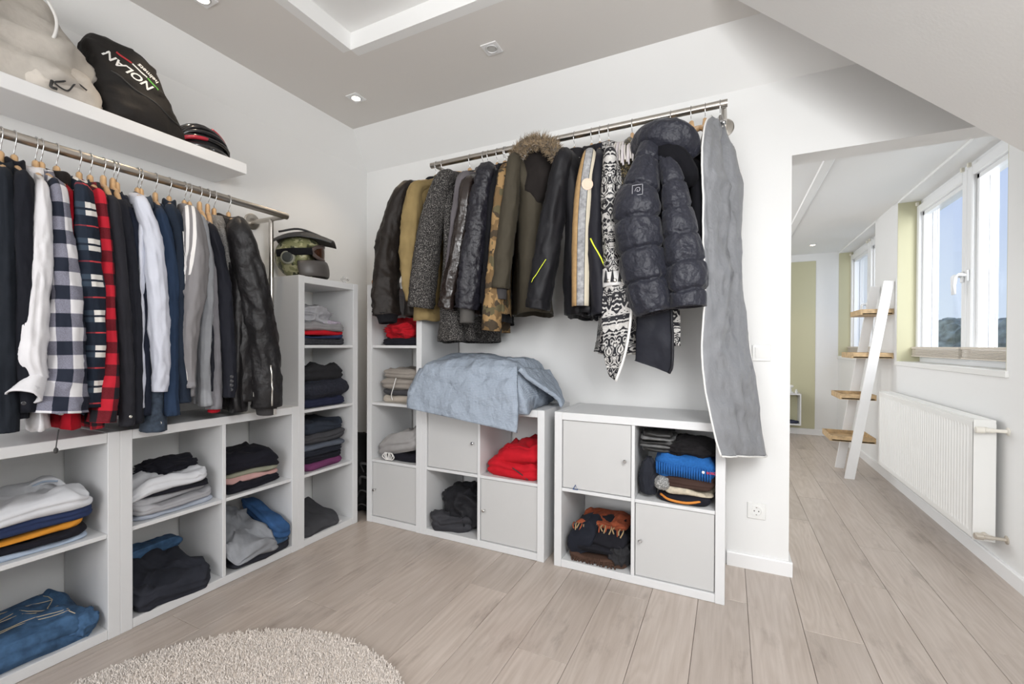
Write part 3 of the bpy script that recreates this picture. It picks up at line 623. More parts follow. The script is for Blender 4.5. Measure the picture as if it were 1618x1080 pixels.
# ------------------------------------------------------------------ fabrics
def fab(name, c, rough=0.85, var=0.10, weave=260, wamt=0.15, wr=0.28, wrs=10, sheen=0.02, spec=0.14, nscale=14, metal=0.0):
    return mat('cloth_'+name, c, rough, nscale=nscale, namt=var, bscale=weave, bamt=wamt, bdist=0.002, sheen=sheen, spec=spec, wr=wr, wrs=wrs, metal=metal)
def uvmat(name, fn, rough=0.85, bump=0.12, wr=0.25):
    m = bpy.data.materials.new('cloth_'+name); m.use_nodes = True; t = m.node_tree; b = t.nodes['Principled BSDF']
    b.inputs['Roughness'].default_value = rough; b.inputs['Specular IOR Level'].default_value = 0.3
    uv = N(t, 'ShaderNodeUVMap'); s = N(t, 'ShaderNodeSeparateXYZ'); t.links.new(uv.outputs[0], s.inputs[0])
    tc_ = N(t, 'ShaderNodeTexCoord')
    col = fn(t, s.outputs[0], s.outputs[1], tc_)
    t.links.new(col, b.inputs['Base Color'])
    n1 = N(t, 'ShaderNodeTexNoise', Scale=300.0, Detail=2.0); t.links.new(tc_.outputs['Object'], n1.inputs['Vector'])
    b1 = N(t, 'ShaderNodeBump', Strength=bump, Distance=0.002); t.links.new(n1.outputs['Fac'], b1.inputs['Height'])
    n2 = N(t, 'ShaderNodeTexNoise', Scale=10.0, Detail=3.0); t.links.new(tc_.outputs['Object'], n2.inputs['Vector'])
    b2 = N(t, 'ShaderNodeBump', Strength=wr, Distance=0.03); t.links.new(n2.outputs['Fac'], b2.inputs['Height']); t.links.new(b1.outputs[0], b2.inputs['Normal'])
    t.links.new(b2.outputs[0], b.inputs['Normal'])
    return m
def frac(t, x, size, off=0.0): return math_n(t, 'FRACT', math_n(t, 'MULTIPLY_ADD', x, 1.0/size, off))
def band(t, f, a, b_): return math_n(t, 'MULTIPLY', math_n(t, 'GREATER_THAN', f, a), math_n(t, 'LESS_THAN', f, b_))
def buffalo(A, Mid, Bc, size, off=(0, 0)):
    def fn(t, u, v, tc_):
        a = math_n(t, 'GREATER_THAN', frac(t, u, size*2, off[0]), 0.5); b_ = math_n(t, 'GREATER_THAN', frac(t, v, size*2, off[1]), 0.5)
        s = math_n(t, 'ADD', a, b_)
        n = N(t, 'ShaderNodeTexNoise', Scale=400.0, Detail=1.0); t.links.new(tc_.outputs['Object'], n.inputs['Vector'])
        mid = mixc(t, n.outputs['Fac'], tuple(x*0.55 for x in Mid), tuple(min(1, x*1.45) for x in Mid))
        return mixc(t, math_n(t, 'GREATER_THAN', s, 1.5), mixc(t, math_n(t, 'GREATER_THAN', s, 0.5), A, mid), Bc)
    return fn
def tartan(base, dark, light, red, sv=0.12, su=0.11):
    def fn(t, u, v, tc_):
        fu = frac(t, u, su, 0.30); fv = frac(t, v, sv)
        hw = math_n(t, 'ADD', band(t, fv, 0.08, 0.22), band(t, fv, 0.28, 0.42)); vw = band(t, fu, 0.30, 0.72)
        c = mixc(t, math_n(t, 'MULTIPLY', vw, 0.35), base, dark)
        c = mixc(t, math_n(t, 'MULTIPLY', hw, 0.25), c, (0.12, 0.18, 0.25))
        c = mixc(t, math_n(t, 'MULTIPLY', hw, vw), c, light)
        c = mixc(t, math_n(t, 'MULTIPLY', band(t, fv, 0.70, 0.74), math_n(t, 'MULTIPLY_ADD', vw, 0.6, 0.35)), c, red)
        return c
    return fn
def tweedfn(c0, c1, c2, sc=260.0):
    def fn(t, u, v, tc_):
        n = N(t, 'ShaderNodeTexNoise', Scale=sc, Detail=3.0, Roughness=0.8); t.links.new(tc_.outputs['Object'], n.inputs['Vector'])
        r = N(t, 'ShaderNodeValToRGB'); t.links.new(n.outputs['Fac'], r.inputs[0]); e = r.color_ramp.elements
        e[0].position = 0.40; e[0].color = (*c0, 1); e[1].position = 0.68; e[1].color = (*c2, 1); k = e.new(0.52); k.color = (*c1, 1)
        return r.outputs[0]
    return fn
def camofn(cs, sc=14.0):
    def fn(t, u, v, tc_):
        c = cs[0]
        for i, (k, th) in enumerate(((cs[1], 0.52), (cs[2], 0.56), (cs[3], 0.60))):
            mp = N(t, 'ShaderNodeMapping'); mp.inputs['Location'].default_value = (i*3.1, i*7.7, i*1.9); t.links.new(tc_.outputs['Object'], mp.inputs[0])
            n = N(t, 'ShaderNodeTexNoise', Scale=sc, Detail=2.0); t.links.new(mp.outputs[0], n.inputs['Vector'])
            c = mixc(t, math_n(t, 'GREATER_THAN', n.outputs['Fac'], th), c, k)
        return c
    return fn
def baroquefn(t, u, v, tc_):
    # mirrored scroll damask: warped waves thresholded
    mu = math_n(t, 'PINGPONG', u, 0.035); cmb = N(t, 'ShaderNodeCombineXYZ'); t.links.new(mu, cmb.inputs[0]); t.links.new(v, cmb.inputs[1])
    n = N(t, 'ShaderNodeTexNoise', Scale=19.0, Detail=1.5, Distortion=2.2); t.links.new(cmb.outputs[0], n.inputs['Vector'])
    a = math_n(t, 'SINE', math_n(t, 'MULTIPLY', n.outputs['Fac'], 28.0))
    n2 = N(t, 'ShaderNodeTexNoise', Scale=150.0, Detail=2.0); t.links.new(tc_.outputs['Object'], n2.inputs['Vector'])
    silver = mixc(t, n2.outputs['Fac'], (0.28, 0.27, 0.26), (0.72, 0.70, 0.67))
    return mixc(t, math_n(t, 'GREATER_THAN', a, 0.10), (0.012, 0.012, 0.016), silver)
def motofn(t, u, v, tc_):
    # lengthwise strips around the sleeve: tan, grey speckle, cream
    n = N(t, 'ShaderNodeTexNoise', Scale=60.0, Detail=3.0); t.links.new(tc_.outputs['Object'], n.inputs['Vector'])
    grey = mixc(t, n.outputs['Fac'], (0.05, 0.05, 0.06), (0.5, 0.5, 0.5)); tan = mixc(t, n.outputs['Fac'], (0.36, 0.22, 0.10), (0.56, 0.37, 0.18))
    c = (0.02, 0.019, 0.019)
    c = mixc(t, band(t, u, -0.085, -0.022), c, tan); c = mixc(t, band(t, u, -0.019, 0.018), c, grey); c = mixc(t, band(t, u, 0.021, 0.050), c, (0.62, 0.56, 0.44))
    return c
def stripefn(base, white, lo=-0.04, w_=0.014, n=3):
    def fn(t, u, v, tc_):
        c = base
        # the bands swing round the sleeve from front to back towards the elbow
        uu = math_n(t, 'ADD', u, math_n(t, 'MULTIPLY', v, 0.16))
        for k in range(n):
            c = mixc(t, math_n(t, 'MULTIPLY', band(t, uu, lo+k*w_*1.9, lo+k*w_*1.9+w_), math_n(t, 'LESS_THAN', v, 0.34)), c, white)
        return c
    return fn
M_ = {}
M_['coat0'] = fab('blue_black_wool', (0.014, 0.017, 0.023))
M_['coat1'] = fab('black_navy', (0.011, 0.012, 0.017))
M_['white'] = fab('white_poplin', (0.72, 0.71, 0.73), 0.7, var=0.03)
M_['check'] = uvmat('buffalo_black_white', buffalo((0.74, 0.73, 0.75), (0.20, 0.20, 0.25), (0.012, 0.016, 0.030), 0.045))
M_['redhood'] = fab('red_fleece', (0.42, 0.010, 0.022)); M_['blackfleece'] = fab('black_fleece', (0.018, 0.016, 0.016))
M_['plaid'] = uvmat('navy_tartan', tartan((0.012, 0.019, 0.034), (0.006, 0.009, 0.017), (0.74, 0.72, 0.68), (0.52, 0.05, 0.06)))
M_['redplaid'] = uvmat('buffalo_red_black', buffalo((0.62, 0.020, 0.040), (0.17, 0.012, 0.020), (0.015, 0.015, 0.020), 0.040, (0.3, 0.1)))
M_['charcoal'] = fab('charcoal_cotton', (0.026, 0.026, 0.032)); M_['black8'] = fab('soft_black_cotton', (0.016, 0.017, 0.023))
M_['navy9'] = fab('deep_navy_rib', (0.016, 0.020, 0.034)); M_['pale'] = fab('pale_blue_shirt', (0.62, 0.64, 0.72), 0.7, var=0.03)
M_['denim'] = fab('dark_denim', (0.050, 0.066, 0.092), var=0.3, nscale=60); M_['navy12'] = fab('navy_knit', (0.024, 0.042, 0.082))
M_['track'] = fab('ink_blue_jersey', (0.018, 0.026, 0.042)); M_['grey'] = fab('mid_grey_jersey', (0.24, 0.235, 0.245))
M_['stripes'] = uvmat('grey_three_bands', stripefn((0.22, 0.21, 0.215), (0.78, 0.76, 0.74)), wr=0.2)
M_['hoodie'] = fab('light_grey_melange', (0.30, 0.31, 0.33)); M_['cotton'] = fab('lilac_grey_cotton', (0.19, 0.185, 0.20))
M_['suit'] = fab('midnight_suit_wool', (0.016, 0.017, 0.024), 0.7); M_['tweedL'] = uvmat('grey_tweed', tweedfn((0.12, 0.12, 0.12), (0.24, 0.23, 0.22), (0.38, 0.37, 0.36)))
M_['nylon'] = fab('black_nylon', (0.013, 0.012, 0.013), 0.45, spec=0.35, sheen=0.0, wr=0.35, wrs=16, weave=400, wamt=0.05)
M_['bomber'] = fab('dark_brown_bomber', (0.014, 0.010, 0.008), 0.55, spec=0.3, wr=0.4, wrs=12)
M_['khaki'] = fab('tan_canvas', (0.26, 0.19, 0.085), 0.85); M_['tweed'] = uvmat('salt_pepper_tweed', tweedfn((0.006, 0.006, 0.006), (0.030, 0.027, 0.026), (0.36, 0.34, 0.32), 190.0))
M_['greysh'] = fab('grey_mauve_knit', (0.12, 0.11, 0.118)); M_['leather'] = fab('brown_black_leather', (0.020, 0.013, 0.011), 0.27, spec=0.6, sheen=0, wr=0.35, wrs=14, weave=200, wamt=0.08)
M_['quilt'] = fab('black_plum_puffer', (0.012, 0.0115, 0.017), 0.42, spec=0.4, sheen=0, wr=0.5, wrs=22); M_['blackB'] = fab('jet_black_cloth', (0.010, 0.010, 0.012))
M_['camo'] = uvmat('desert_camo', camofn([(0.16, 0.10, 0.045), (0.30, 0.19, 0.085), (0.055, 0.040, 0.025), (0.10, 0.085, 0.045)]))
M_['parka'] = fab('olive_parka', (0.056, 0.048, 0.034), 0.7, var=0.05); M_['shell'] = fab('black_softshell', (0.009, 0.0088, 0.011), 0.55, spec=0.25)
M_['moto'] = uvmat('tan_cream_strips', motofn, 0.6, wr=0.15); M_['shell2'] = fab('graphite_softshell', (0.014, 0.014, 0.019), 0.55)
M_['baroque'] = uvmat('silver_black_damask', baroquefn, 0.5)
M_['puffer'] = fab('midnight_puffer', (0.014, 0.015, 0.024), 0.5, spec=0.36, sheen=0.1, wr=0.6, wrs=22, var=0.06)
M_['velvet'] = fab('black_velvet', (0.006, 0.006, 0.008), 0.9); M_['bagM'] = fab('grey_garment_bag', (0.235, 0.24, 0.255), 0.42, var=0.08, spec=0.45, sheen=0, wr=0.55, wrs=11)
M_['rib'] = fab('dark_rib_knit', (0.05, 0.047, 0.048)); M_['yellow'] = mat('neon_yellow_piping', (0.75, 0.85, 0.05), 0.5)
M_['whitepipe'] = mat('white_piping', (0.75, 0.74, 0.72), 0.6); M_['zip'] = mat('silver_zip', (0.65, 0.63, 0.58), 0.3, metal=0.9)
M_['horn'] = mat('dark_button', (0.04, 0.04, 0.045), 0.25); M_['lining'] = fab('dark_lining', (0.02, 0.021, 0.028), 0.5)

# ------------------------------------------------------------------ garments
def hanger(A, ud, half, zend, label, group, zc=-0.10, wood=None):
    A = Vector(A); u = Vector((ud[0], ud[1], 0)); H = thing('clothes_hanger', label, 'hanger', tuple(A+Vector((0, 0, zc))), group)
    pts = []; rad = []
    for k in range(-8, 9):
        s = k/8.0; q = abs(s)
        z = A.z+zc-(A.z+zc-zend)*(q**1.25) + 0.012*math.sin(q*math.pi)
        pts.append(A+u*(half*s)+Vector((0, 0, z-A.z))); rad.append((0.0145-0.005*q, 0.0105-0.0015*q))
    m = MB(); m.tube(pts, rad, 10); m.tube([A+Vector((0, 0, zc-0.012)), A+Vector((0, 0, zc+0.012)), A+Vector((0, 0, zc+0.044)), A+Vector((0, 0, zc+0.050))], [(0.034, 0.0105), (0.026, 0.0105), (0.017, 0.0095), (0.010, 0.006)], 10, up=tuple(u))
    m.build('arm', wood or HWOOD, H, smooth=True)
    rr = R0+0.0028
    rodv = 0 if abs(A.x-RXL) < 0.02 else 1
    e1 = Vector((1, 0, 0)) if rodv == 0 else Vector((0, -1, 0))
    path = [A+Vector((0, 0, zc+0.035)), A+Vector((0, 0, -0.050)), A+e1*0.010+Vector((0, 0, -0.036)), A+e1*(rr+0.001)+Vector((0, 0, -0.012))]
    for k in range(0, 9):
        a = math.pi*k/8*1.15; path.append(A+e1*(rr*math.cos(a))+Vector((0, 0, rr*math.sin(a))))
    m = MB(); m.tube(path, 0.0017, 7); m.build('hook', CHROME, H, smooth=True)
    return H

def ring_mesh(rings, close_end=True, close_start=False):
    """rings: array (M,K,3) -> MB + faces"""
    M, K = rings.shape[:2]; m = MB(); V = rings.reshape(-1, 3)
    F = [(i*K+k, i*K+(k+1) % K, (i+1)*K+(k+1) % K, (i+1)*K+k) for i in range(M-1) for k in range(K)]
    if close_end: F.append(tuple((M-1)*K+k for k in range(K)))
    if close_start: F.append(tuple(range(K-1, -1, -1)))
    m.add(V, F); return m

def sleeve_rings(P, Rr, ud, vd, seed, amp=0.10, K=36, n=11, quilt=0.0, qh=0.07, ab=(1.2, 0.8), hollow=True, crease=1.0):
    path = bez([(*p, 0) if False else p for p in P], n); rr = np.interp(np.linspace(0, len(Rr)-1, len(path)), range(len(Rr)), Rr)
    M = len(path); seg = np.r_[0, np.cumsum(np.linalg.norm(np.diff(path, axis=0), axis=1))]
    d = np.gradient(path, axis=0); d /= np.linalg.norm(d, axis=1)[:, None]
    u = np.array([ud[0], ud[1], 0.]); v = np.array([vd[0], vd[1], 0.])
    n1 = u-d*(d@u)[:, None]; n1 /= np.linalg.norm(n1, axis=1)[:, None]; n2 = np.cross(d, n1); n2 *= (1.0 if abs((n2@v).mean()) < 0.3 else np.sign((n2@v).mean()))
    th = np.linspace(0, 2*np.pi, K, endpoint=False)
    ct, st = np.cos(th), np.sin(th)
    X = np.stack([np.broadcast_to(ct*1.6, (M, K)), np.broadcast_to(st*1.6, (M, K)), np.broadcast_to(seg[:, None]*9, (M, K))], -1)
    sg = seg[:, None]; C_ = np.broadcast_to(ct, (M, K)); S_ = np.broadcast_to(st, (M, K)); Z_ = np.broadcast_to(sg, (M, K))
    disp = fbm(X, seed, 3)*amp*1.5
    disp = disp+fbm(np.stack([C_*3.2, S_*3.2, Z_*2.2], -1), seed+2, 2)*amp*0.8                       # lengthwise folds
    env = np.interp(seg/seg[-1], [0, 0.15, 0.45, 0.6, 1], [0.5, 0.6, 1.0, 0.8, 0.9])[:, None]
    for q, (fz, tw) in enumerate(((13, 1.2), (19, -1.6))):                                           # diagonal drag creases
        rid = 1-np.abs(vnoise(np.stack([C_*0.9+q*5, S_*0.9, Z_*fz+tw*S_+0.8*C_], -1), seed+5+q))*2.2
        disp = disp+crease*amp*0.75*np.clip(rid, 0, 1)**2.5*env
    sc = 1+disp
    if quilt: sc = sc*(1-quilt+quilt*1.5*np.abs(np.sin(np.pi*seg/qh))[:, None]**0.55)
    a = rr[:, None]*ab[0]*sc; b_ = rr[:, None]*ab[1]*sc
    rings = path[:, None, :]+n1[:, None, :]*(a*ct)[..., None]+n2[:, None, :]*(b_*st)[..., None]
    uv = np.stack([np.broadcast_to(((th+np.pi) % (2*np.pi)-np.pi)[None, :]*rr[:, None], (M, K)), np.broadcast_to(seg[:, None], (M, K))], -1)
    if hollow:
        c = rings[-1].mean(0); r1 = c+(rings[-1]-c)*0.86; r2 = r1-d[-1]*0.025
        rings = np.concatenate([rings, r1[None], r2[None]]); uv = np.concatenate([uv, uv[-1:], uv[-1:]])
    return rings, uv.reshape(-1, 2), path, rr, seg, n1, n2, d

def garment(key, name, label, cat, hem=None, T=0.020, Tb=None, voff=0.0, collar='shirt', cuff=0.0, cuffm=None, sm=None, bm_=None, group=None,
            wood=False, quilt=0.0, qh=0.07, hemflare=1.0, amp=0.14, far=True, cm=None, drop=0.0, body_w=1.0, folds=0.5, hang_lab=None, hang_group=None, uo=0.0, ab=(1.2, 0.8), waist=0.0):
    A, S = GD[key]; A = np.array(A); S = np.array(S); P = S[:, :3]; Rr = S[:, 3]
    seed = sum(ord(c) for c in key)*7 % 997
    u = (P[0]-A)[:2]; U = np.linalg.norm(u); u /= U; v = np.array([-u[1], u[0]]); u3 = np.array([*u, 0.]); v3 = np.array([*v, 0.])
    bmat = bm_ or M_[key]; smat = sm or M_[key]
    zc = A[2]-0.114-drop; zsh = P[0][2]+Rr[0]*0.9
    zh = hem if hem is not None else P[-1][2]+0.02
    G = thing(name, label, cat, (A[0], A[1], zh), group)
    hanger(A, u, max(0.12, U*0.93), zsh-0.016, hang_lab or 'wooden hanger carrying the '+label.split(',')[0], hang_group or ('hangers on the left rail' if abs(A[0]-RXL) < 0.02 else 'hangers on the back rail'), zc=-0.112 if not wood else -0.100)
    # body
    K, Mr = 56, 34; th = np.linspace(0, 2*np.pi, K, endpoint=False); t = np.linspace(0, 1, Mr)**0.9
    ct = np.sign(np.cos(th))*np.abs(np.cos(th))**0.75; st = np.sign(np.sin(th))*np.abs(np.sin(th))**0.8
    Tb = Tb if Tb is not None else T*1.25
    rings = np.zeros((Mr, K, 3)); uvs = np.zeros((Mr, K, 2))
    for i, tt in enumerate(t):
        w_ = (U+0.012)*body_w*np.interp(tt, [0, 0.15, 0.5, 1], [0.97, 1.0, 0.95-waist, 0.97*hemflare])
        tk = np.interp(tt, [0, 0.04, 0.15, 0.5, 1], [0.010, T*0.6, T, T, Tb])
        if quilt:
            zz_ = tt*(zsh-zh); tk *= 1-quilt+quilt*1.5*abs(math.sin(math.pi*zz_/qh))**0.55
        uu = w_*ct
        if abs(A[0]-RXL) > 0.02: uu = np.where(uu < 0, uu*min(1.0, 0.222/(U+0.012)/body_w), uu)
        q = np.abs(uu)/(U+0.012); ztop = zc-(zc-zsh)*np.clip((q-0.15)/0.85, 0, 1)**1.2 + 0.006
        z = ztop+(zh-ztop)*tt
        fo = fbm(np.c_[uu*16+seed, np.sign(st)*3.0+0*uu, z*2.2], seed, 3)*folds*0.9*tk + fbm(np.c_[uu*9, st*2, z*9], seed+3, 3)*0.012
        vv = tk*st+fo*np.interp(tt, [0, 0.15, 1], [0.1, 0.6, 1.0])+voff*np.interp(tt, [0, 0.25, 1], [0, 0.8, 1])
        z = z+(fbm(np.c_[uu*8, st, 0*uu], seed+9, 2)*0.012)*tt
        rings[i] = A*[1, 1, 0]+u3*(uu+uo*tt)[:, None]+v3*vv[:, None]; rings[i, :, 2] = z
        uvs[i, :, 0] = th*(U*0.55); uvs[i, :, 1] = ztop.max()-z
    c = rings[-1].mean(0); r1 = rings[-1]*1.0; r1[:, :2] = c[:2]+(rings[-1][:, :2]-c[:2])*0.93; r2 = r1.copy(); r2[:, 2] += 0.05
    rings = np.concatenate([rings, r1[None], r2[None]]); uvs = np.concatenate([uvs, uvs[-1:], uvs[-1:]])
    m = ring_mesh(rings, True, True); bo = m.build('body', bmat, G, smooth=True, uv=uvs.reshape(-1, 2))
    # near sleeve
    P0 = A+u3*(U*0.55)+np.array([0, 0, 1.])*(zc-0.4*(zc-zsh)-0.03-A[2]); 
    PP = np.vstack([P0, P]); RR = np.r_[Rr[0]*0.62, Rr]
    rg_, uv, path, rr, seg, n1, n2, d = sleeve_rings(PP, RR, u, v, seed+1, amp, quilt=quilt, qh=qh, ab=ab)
    so = ring_mesh(rg_, True, True).build('sleeve', smat, G, smooth=True, uv=uv)
    if cuff:
        k = np.searchsorted(seg, seg[-1]-cuff); cr = rg_[k:len(path)]; cc = cr.mean(1, keepdims=True); cr = cc+(cr-cc)*1.035; cr[0] = cc[0]+(cr[0]-cc[0])*0.97
        K2 = cr.shape[1]; uvc = uv.reshape(-1, K2, 2)[k:len(path)]
        inn = cc[-1]+(cr[-1]-cc[-1])*0.9; cr = np.concatenate([cr, inn[None], inn[None]-d[-1]*0.01]); uvc = np.concatenate([uvc, uvc[-1:], uvc[-1:]])
        ring_mesh(cr, True, False).build('cuff', cuffm or smat, so, smooth=True, uv=uvc.reshape(-1, 2))
    # far sleeve, hanging by the wall
    if far:
        lim = 0.215 if abs(A[0]-RXL) < 0.02 else 0.195
        ue = min(U, lim)
        zb = P[-1][2]
        Q = [A-u3*(ue*0.5)+np.array([0, 0, (zc-0.4*(zc-zsh)-0.03)-A[2]]), A-u3*(ue*0.92)+np.array([0, 0, P[0][2]-A[2]])]
        for f_ in (0.33, 0.66, 1.0): Q.append(A-u3*(ue*(0.92-0.12*f_))+v3*(voff*0.5*f_)+np.array([0, 0, P[0][2]+(zb-P[0][2])*f_-A[2]]))
        r0 = min(0.034, float(np.median(Rr)))
        rg2, uv2 = sleeve_rings(np.array(Q), [r0*0.6, r0, r0, r0, r0], -u, v, seed+2, amp, K=14, n=4, quilt=quilt, qh=qh)[:2]
        ring_mesh(rg2, True, True).build('sleeve', smat, G, smooth=True, uv=uv2)
    # collar
    if collar:
        nu, nv = (0.075, max(0.026, T*1.25)); K3 = 28; th3 = np.linspace(0, 2*np.pi, K3, endpoint=False)
        prof = {'shirt': [(0.95, -0.012), (0.92, 0.016), (1.0, 0.024), (1.18, 0.008), (1.34, -0.018)],
                'stand': [(1.1, -0.022), (1.0, 0.0), (0.94, 0.026), (0.84, 0.030), (0.82, 0.0)],
                'round': [(1.2, -0.022), (1.1, -0.004), (1.0, 0.004), (0.92, -0.004)],
                'lapel': [(0.95, -0.012), (0.95, 0.012), (1.1, 0.020), (1.5, -0.010), (1.8, -0.055)]}[collar]
        rs = []
        for s, h in prof:
            x = nu*s*np.cos(th3); y = nv*s*np.sin(th3)
            z = zc+0.004+h-0.10*np.abs(x/nu)**2*0.20+0.004*np.sin(3*th3+seed)
            r_ = A*[1, 1, 0]+u3*x[:, None]+v3*y[:, None]; r_[:, 2] = z; rs.append(r_)
        rs = np.array(rs); uvk = np.stack([np.broadcast_to(th3*0.06, (len(prof), K3)), np.broadcast_to(np.arange(len(prof))[:, None]*0.02, (len(prof), K3))], -1)
        ring_mesh(rs, False, False).build('collar', cm or bmat, G, smooth=True, uv=uvk.reshape(-1, 2))
    return dict(G=G, body=bo, sleeve=so, A=A, u=u3, v=v3, U=U, zc=zc, zsh=zsh, zh=zh, path=path, rr=rr, seg=seg, n1=n1, n2=n2, ab=ab, rings=rg_)

def strip_on_sleeve(g, s0, s1, th0, th1, w_, name, m, lift=1.05, n=14, parent=None, thick=0.0015):
    """narrow raised strip running along the sleeve from arc length s0 to s1, angle th0 to th1 (radians, 0 = outward)"""
    P = g['path']; seg = g['seg']; pts = []
    for k in range(n+1):
        f_ = k/n; s = s0+(s1-s0)*f_; th = th0+(th1-th0)*f_
        c = np.array([np.interp(s, seg, P[:, i]) for i in range(3)]); r = np.interp(s, seg, g['rr'])
        n1 = np.array([np.interp(s, seg, g['n1'][:, i]) for i in range(3)]); n2 = np.array([np.interp(s, seg, g['n2'][:, i]) for i in range(3)])
        # sit on the real surface
        K = g['rings'].shape[1]; rr_ = g['rings'][min(np.searchsorted(seg, s), len(P)-1)]; kk = int(round(th/(2*math.pi)*K)) % K
        cc = rr_.mean(0); srf = np.linalg.norm(rr_[kk]-cc)
        dirv = n1*math.cos(th)*g['ab'][0]+n2*math.sin(th)*g['ab'][1]; dirv /= np.linalg.norm(dirv)
        pts.append(c+dirv*(srf*lift))
    m_ = MB(); m_.tube([tuple(p) for p in pts], [(thick, w_/2)]*len(pts) if True else w_, 6, up=tuple(g['n1'][0])); return m_.build(name, m, parent or g['sleeve'], smooth=True)
def disc_on_sleeve(g, s, th, r, name, m, lift=1.03):
    P = g['path']; seg = g['seg']; c = np.array([np.interp(s, seg, P[:, i]) for i in range(3)]); i = min(np.searchsorted(seg, s), len(P)-1)
    n1, n2 = g['n1'][i], g['n2'][i]; K = g['rings'].shape[1]; rr_ = g['rings'][i]; kk = int(round(th/(2*math.pi)*K)) % K; srf = np.linalg.norm(rr_[kk]-rr_.mean(0))
    dv = n1*math.cos(th)*g['ab'][0]+n2*math.sin(th)*g['ab'][1]; dv /= np.linalg.norm(dv)
    return MB().lathe(tuple(c+dv*(srf*lift-0.001)), tuple(dv), [(r, 0), (r, 0.0016), (r*0.7, 0.0022), (r*0.5, 0.0014)], 14).build(name, m, g['sleeve'])
GL = 'clothes hanging on the left rail'; GB = 'clothes hanging on the back rail'
garment('coat0', 'wool_coat', 'blue black wool coat at the left picture edge', 'coat', collar='lapel', cuff=0.10, group=GL, T=0.022)
g = garment('coat1', 'dark_jacket', 'black navy jacket between the wool coat and the white shirt', 'jacket', collar='stand', cuff=0.05, group=GL, hem=0.86)
disc_on_sleeve(g, g['seg'][-1]-0.03, -0.5, 0.006, 'button', M_['horn'])
g = garment('white', 'dress_shirt', 'white dress shirt with a turned back cuff', 'shirt', collar='shirt', group=GL, hem=0.82, amp=0.17)
# turned-back cuff
Q = np.array([(-1.968, 0.602, 1.005), (-1.960, 0.588, 0.980), (-1.950, 0.572, 0.955), (-1.942, 0.558, 0.934)])
rgq, uvq = sleeve_rings(Q, [0.026, 0.034, 0.043, 0.050], (1, 0), (0, 1), 77, 0.08, K=24, n=4, ab=(1.1, 0.75))[:2]
ring_mesh(rgq, True, False).build('cuff', M_['white'], g['sleeve'], smooth=True)
g = garment('check', 'check_shirt', 'black and white buffalo check flannel shirt', 'shirt', collar='shirt', cuff=0.055, group=GL, hem=0.87, amp=0.13)
g = garment('redhood', 'hooded_jacket', 'red jacket with a black collar behind the check shirt', 'jacket', collar='stand', cm=M_['blackfleece'], group=GL, hem=0.815, T=0.028, Tb=0.045, body_w=1.25)
MB().tube(bez([(-1.99, 0.655, 0.815), (-1.985, 0.65, 0.79), (-1.984, 0.646, 0.755)], 5), 0.0016, 6).build('drawstring', RUBBER, g['G'])
MB().lathe((-1.984, 0.646, 0.757), (0, 0, -1), [(0.003, 0), (0.006, 0.006), (0.006, 0.014), (0.003, 0.018)], 10).build('drawstring_toggle', RUBBER, g['G'])
garment('plaid', 'tartan_shirt', 'navy tartan flannel shirt with white blocks and red lines', 'shirt', collar='shirt', cuff=0.05, group=GL, hem=0.86)
garment('redplaid', 'red_check_shirt', 'red and black buffalo check flannel shirt', 'shirt', collar='shirt', cuff=0.06, group=GL, hem=0.80)
g = garment('charcoal', 'charcoal_shirt', 'charcoal shirt right of the red check shirt', 'shirt', collar='shirt', cuff=0.06, group=GL, hem=0.84, wood=True, drop=0.012)
disc_on_sleeve(g, g['seg'][-1]-0.035, 0.3, 0.005, 'button', M_['zip'])
garment('black8', 'black_shirt', 'soft black shirt second to the right of the red check shirt', 'shirt', collar='shirt', cuff=0.05, group=GL, hem=0.84, wood=True, drop=0.012)
garment('navy9', 'navy_sweater', 'deep navy ribbed sweater left of the pale blue shirt', 'sweater', collar='round', cuff=0.06, group=GL, hem=0.83)
g = garment('pale', 'pale_shirt', 'pale blue dress shirt with long open cuff', 'shirt', collar='shirt', cuff=0.07, group=GL, hem=0.86, amp=0.17)
g = garment('denim', 'denim_shirt', 'dark denim shirt hanging below the pale blue shirt', 'shirt', collar='shirt', cuff=0.075, group=GL, hem=0.85)
disc_on_sleeve(g, g['seg'][-1]-0.035, 0.1, 0.006, 'button', M_['zip'])
garment('navy12', 'navy_cardigan', 'mid navy knitted cardigan right of the pale blue shirt', 'cardigan', collar='round', cuff=0.06, group=GL, hem=0.83, cuffm=M_['navy12'])
g = garment('track', 'track_jacket', 'ink blue track jacket with white piping down the sleeve', 'jacket', collar='stand', cuff=0.06, group=GL, hem=0.85)
strip_on_sleeve(g, 0.16, g['seg'][-1]-0.09, 0.75, 0.55, 0.006, 'piping', M_['whitepipe'])
g = garment('stripes', 'striped_sports_jacket', 'grey sports jacket with three white stripes on the sleeve', 'jacket', collar='stand', cm=M_['grey'], bm_=M_['grey'], cuff=0.03, cuffm=M_['grey'], group=GL, hem=0.88)
garment('hoodie', 'grey_hoodie', 'light grey hooded sweatshirt right of the striped sports jacket', 'hoodie', collar='round', cuff=0.07, group=GL, hem=0.85)
g = garment('cotton', 'lilac_grey_sweater', 'lilac grey cotton sweater left of the dark suit jacket', 'sweater', collar='round', cuff=0.06, group=GL, hem=0.84, wood=True, drop=0.03)
MB().lathe((-2.0, 1.152, 0.822), (0, 0, -1), [(0.022, 0), (0.024, 0.014), (0.012, 0.02)], 14).build('red_lining', M_['redhood'], g['G'])
g = garment('suit', 'suit_jacket', 'midnight suit jacket with four cuff buttons', 'jacket', collar=None, group=GL, hem=0.90, wood=True, drop=0.045)
for k in range(4): disc_on_sleeve(g, g['seg'][-1]-0.035-k*0.019, 0.15, 0.0075, 'button', M_['zip'] if k < 0 else M_['horn'])
garment('tweedL', 'tweed_blazer', 'grey tweed blazer behind the black nylon jacket', 'blazer', collar='lapel', group=GL, hem=0.86)
